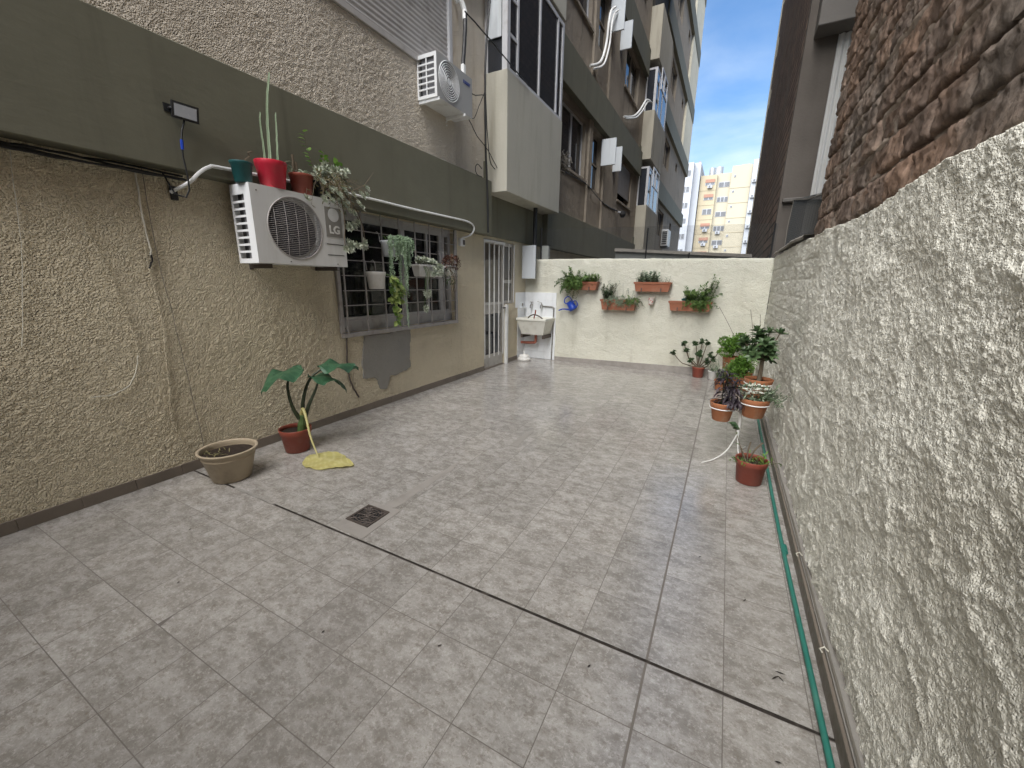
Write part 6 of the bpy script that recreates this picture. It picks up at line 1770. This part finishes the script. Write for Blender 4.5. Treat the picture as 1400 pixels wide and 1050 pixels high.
for k in range(8): st.tube([(0.17, 7.15, 0.38), (0.17 + U(-0.1, 0.1), 7.13 + U(-0.1, 0.1), 0.58)], 0.004, 5)
fol_part('foliage', f, lf_bright, t); build('stems', st, m_gstem, t)
t = thing('potted_plant', 'clay pot with low spreading fresh green bush against the roughcast wall', 'plant', (0.33, 6.72, 0))
pot(t, (0.33, 6.72, 0.0015), 0.14, 0.105, 0.20, m_terra2, 0.04)
f = MB(); 
for k in range(15):
    c_ = Vector((0.31, 6.70, 0.31)) + Vector((U(-0.17, 0.15), U(-0.18, 0.18), U(-0.10, 0.15)))
    bush(f, c_, (U(0.06, 0.12), U(0.06, 0.12), U(0.05, 0.10)), 180, 0.040, 0.020, U(0, 0.3), U(0.7, 1), 0.5)
st = MB()
for k in range(8): st.tube([(0.33, 6.72, 0.16), (0.33 + U(-0.1, 0.1), 6.72 + U(-0.1, 0.1), 0.32)], 0.004, 5)
fol_part('foliage', f, lf_bright, t); build('stems', st, m_gstem, t)
t = thing('potted_plant', 'slim clay pot with light green upright sprigs in front of the bushes', 'plant', (0.06, 6.55, 0))
pot(t, (0.06, 6.55, 0.0015), 0.085, 0.062, 0.15, m_terra2, 0.03)
f = MB(); st = MB()
for k in range(26): sprig(f, st, (0.06 + U(-0.04, 0.04), 6.55 + U(-0.04, 0.04), 0.13), (U(-0.45, 0.45), U(-0.4, 0.3), 1), U(0.15, 0.36), 13, 0.03, 0.013, 0.1, 1, 0.5, 0.002)
fol_part('foliage', f, lf_grey, t); build('stems', st, m_gstem, t)
t = thing('potted_plant', 'clay pot with thin bare canes rising behind the green bushes', 'plant', (0.40, 7.22, 0))
pot(t, (0.40, 7.20, 0.0015), 0.10, 0.075, 0.17, m_terra2, 0.03)
st = MB()
for a, b in (((0.38, 7.2, 0.14), (-0.10, 7.25, 1.18)), ((0.40, 7.2, 0.14), (0.34, 7.3, 1.15)), ((0.41, 7.2, 0.14), (0.48, 7.3, 1.08))):
    st.tube(wob([a, Vector(a).lerp(Vector(b), 0.55) + Vector((0.06, 0, 0)), b], 0.003), 0.003, 4)
build('canes', st, m_stem, t)

# white wire stand with three ring-held pots
SB = Vector((0.235, 3.95, 0))
t = thing('plant_stand', 'white wire plant stand with curled feet and pot rings', 'plant stand', SB)
PU, FLW, MT = Vector((0.080, 3.86, 0.345)), Vector((0.315, 3.86, 0.415)), Vector((0.345, 4.20, 0.52))
def ringw(c, r, z, tilt=0):
    return [(c.x + r * math.cos(a), c.y + r * math.sin(a), z) for a in [2 * math.pi * q / 28 for q in range(29)]]
build('pole', MB().tube(wob([(0.235, 3.95, 0.20), (0.236, 3.95, 0.32), (0.232, 3.95, 0.42)], 0), 0.012, 8), m_wire, t)
for foot in ((-0.02, 3.62, 0.006), (0.30, 3.86, 0.006), (0.33, 4.22, 0.006)):
    f_ = Vector(foot); b = Vector((0.235, 3.95, 0.22))
    md = Vector((b.x + (f_.x - b.x) * 0.28, b.y + (f_.y - b.y) * 0.28, 0.07))
    build('leg', MB().tube(wob([b, md, Vector((b.x + (f_.x - b.x) * 0.65, b.y + (f_.y - b.y) * 0.65, 0.012)), f_], 0, 6), 0.006, 6), m_wire, t)
for c, r, z in ((PU, 0.101, PU.z + 0.115), (FLW, 0.111, FLW.z + 0.118), (MT, 0.112, MT.z + 0.12)):
    build('ring', MB().tube(ringw(c, r, z), 0.005, 6, False), m_wire, t)
    e = Vector((0.235, 3.95, 0)) - Vector((c.x, c.y, 0)); e.normalize()
    a = Vector((c.x, c.y, z)) + e * r
    build('arm', MB().tube(wob([a, a + e * 0.02 + Vector((0, 0, -0.02)), Vector((0.235, 3.95, 0.40)), (0.235, 3.95, 0.33)], 0, 6), 0.0055, 6), m_wire, t)
t = thing('potted_plant', 'clay pot with drooping dark purple leaves held in the wire stand', 'plant', PU)
pot(t, PU, 0.105, 0.070, 0.165, m_terra2, 0.045, 0.006)
f = MB(); st = MB()
for (dx, dy, h) in ((-0.015, 0, 0.30), (0.05, -0.01, 0.22), (0.03, 0.03, 0.26), (0.08, -0.03, 0.16)):
    b = PU + Vector((dx, dy, 0.13)); tp = b + Vector((U(-0.03, 0.03), U(-0.02, 0.02), h)); q = wob([b, b.lerp(tp, 0.5) + Vector((0.01, 0, 0)), tp], 0.002, 5); st.tube(q, 0.005, 6)
    for i in range(2, len(q)):
        for k in range(5):
            a = U(0, 6.28); f.tint = U(0, 1)
            f.blade(Vector(q[i]), (math.cos(a), math.sin(a), U(0.1, 0.8)), (0, 0, 1), U(0.08, 0.15), U(0.014, 0.024), 5, U(1.0, 2.3), 0.25)
for k in range(34):
    a = U(-2.2, 0.6); f.tint = U(0, 0.8)
    f.blade(PU + Vector((0.075 + U(-0.04, 0.03), -0.03 + U(-0.03, 0.03), 0.18)), (math.cos(a), math.sin(a), 0.4), (0, 0, 1), U(0.08, 0.14), U(0.02, 0.03), 5, U(1.4, 2.8), 0.25)
fol_part('foliage', f, lf_purple, t); build('stems', st, m_darkstem, t)
t = thing('potted_plant', 'weathered clay pot with small white flowers held in the wire stand', 'plant', FLW)
pot(t, FLW, 0.116, 0.078, 0.165, m_terra2, 0.05, 0.006)
f = MB(); w_ = MB(); st = MB()
bush(f, FLW + Vector((-0.01, 0, 0.21)), (0.13, 0.11, 0.065), 320, 0.035, 0.014, 0, 1, 0.4)
for k in range(16): sprig(f, st, FLW + Vector((U(0, 0.08), U(-0.05, 0.05), 0.16)), (U(0.2, 1), U(-0.6, 0.3), 0.8), U(0.10, 0.2), 9, 0.045, 0.013, 0, 0.8, 1.2, 0.002)
for k in range(34):
    p = FLW + Vector((U(-0.12, 0.07), U(-0.11, 0.06), 0.235 + U(-0.03, 0.055)))
    for j in range(4):
        a = j * 1.57 + U(0, 1); w_.tint = U(0, 1); w_.blade(p, (math.cos(a), math.sin(a), 0.3), (0, -0.5, 1), 0.020, 0.017, 2, 0, 0.1)
fol_part('foliage', f, lf_grey, t); fol_part('flowers', w_, lf_white, t); build('stems', st, m_gstem, t)
t = thing('potted_plant', 'clay pot with stout trunk and dark rosette crown beside roughcast wall', 'plant', MT)
pot(t, MT, 0.118, 0.078, 0.165, m_terra2, 0.05, 0.006)
f = MB(); st = MB()
tk = wob([MT + Vector((0.0, 0, 0.12)), MT + Vector((0.005, 0, 0.25)), MT + Vector((0.0, 0, 0.40))], 0.001, 4)
st.tube(tk, [0.020 - 0.006 * i / (len(tk) - 1) for i in range(len(tk))], 8)
for k in range(36):
    a = U(0, 6.28); r = U(0.02, 0.155); c = MT + Vector((-0.01 + r * math.cos(a) * 1.02, r * math.sin(a), 0.39 + U(-0.05, 0.20)))
    if c.x > 0.475: c.x = 0.475
    b = Vector(tk[-3]); st.tube(wob([b, b.lerp(c, 0.5) + Vector((0, 0, -0.01)), c], 0.001, 3), [0.008, 0.007, 0.006, 0.006, 0.005, 0.005, 0.004][:7], 5)
    ax = (c - (MT + Vector((0, 0, 0.33)))).normalized() + Vector((0, 0, 0.4))
    rosette(f, c, ax, 0.088, 0.036, 7, 0.0, 1.0, 2, 0.35)
fol_part('foliage', f, lf_dark, t); build('trunk', st, m_stem, t)
t = thing('potted_plant', 'red brown plastic pot with sparse low weeds beside the green hose', 'plant', (0.325, 3.43, 0))
pot(t, (0.325, 3.43, 0.0015), 0.115, 0.088, 0.195, m_redbrown, 0.05, 0.007, 0.04)
f = MB(); st = MB(); f2 = MB()
for k in range(12): sprig(f, st, (0.25 + U(-0.03, 0.05), 3.41 + U(-0.05, 0.05), 0.155), (U(-0.8, 0.5), U(-0.6, 0.3), 0.6), U(0.05, 0.10), 7, 0.022, 0.012, 0.2, 1, 0.8, 0.002)
for k in range(9): sprig(f2, st, (0.37 + U(-0.04, 0.04), 3.42 + U(-0.05, 0.05), 0.155), (U(-0.4, 1), U(-0.5, 0.5), 0.8), U(0.07, 0.13), 6, 0.04, 0.012, 0.2, 1, 0.8, 0.002)
for q in ([(0.30, 3.43, 0.15), (0.29, 3.43, 0.24), (0.30, 3.43, 0.33)], [(0.31, 3.43, 0.15), (0.33, 3.43, 0.26), (0.38, 3.43, 0.34)], [(0.29, 3.42, 0.16), (0.26, 3.42, 0.23), (0.24, 3.43, 0.27)]):
    st.tube(wob(q, 0.003), 0.006, 5)
for q, h in (((0.27, 3.45, 0.17), 0.30),): 
    pts = sprig(f2, st, q, (-0.35, 0.05, 1), h, 4, 0.03, 0.02, 0, 0.5, 0.1, 0.003)
    f3 = MB()
    for k in range(7):
        a = U(0, 6.28); f3.tint = U(0, 0.8); f3.blade(pts[-1] + Vector((U(-0.02, 0.03), 0, U(-0.05, 0))), (math.cos(a), math.sin(a), 0.1), (0, -0.4, 1), U(0.05, 0.07), 0.04, 4, 0.5, 0.2)
    fol_part('broad_leaves', f3, lf_dark, t)
fol_part('foliage', f, lf_mid, t); fol_part('pale_foliage', f2, lf_bright, t); build('stems', st, m_stem, t)

sc.cycles.max_bounces = 8
sc.cycles.diffuse_bounces = 5
sc.cycles.transparent_max_bounces = 16
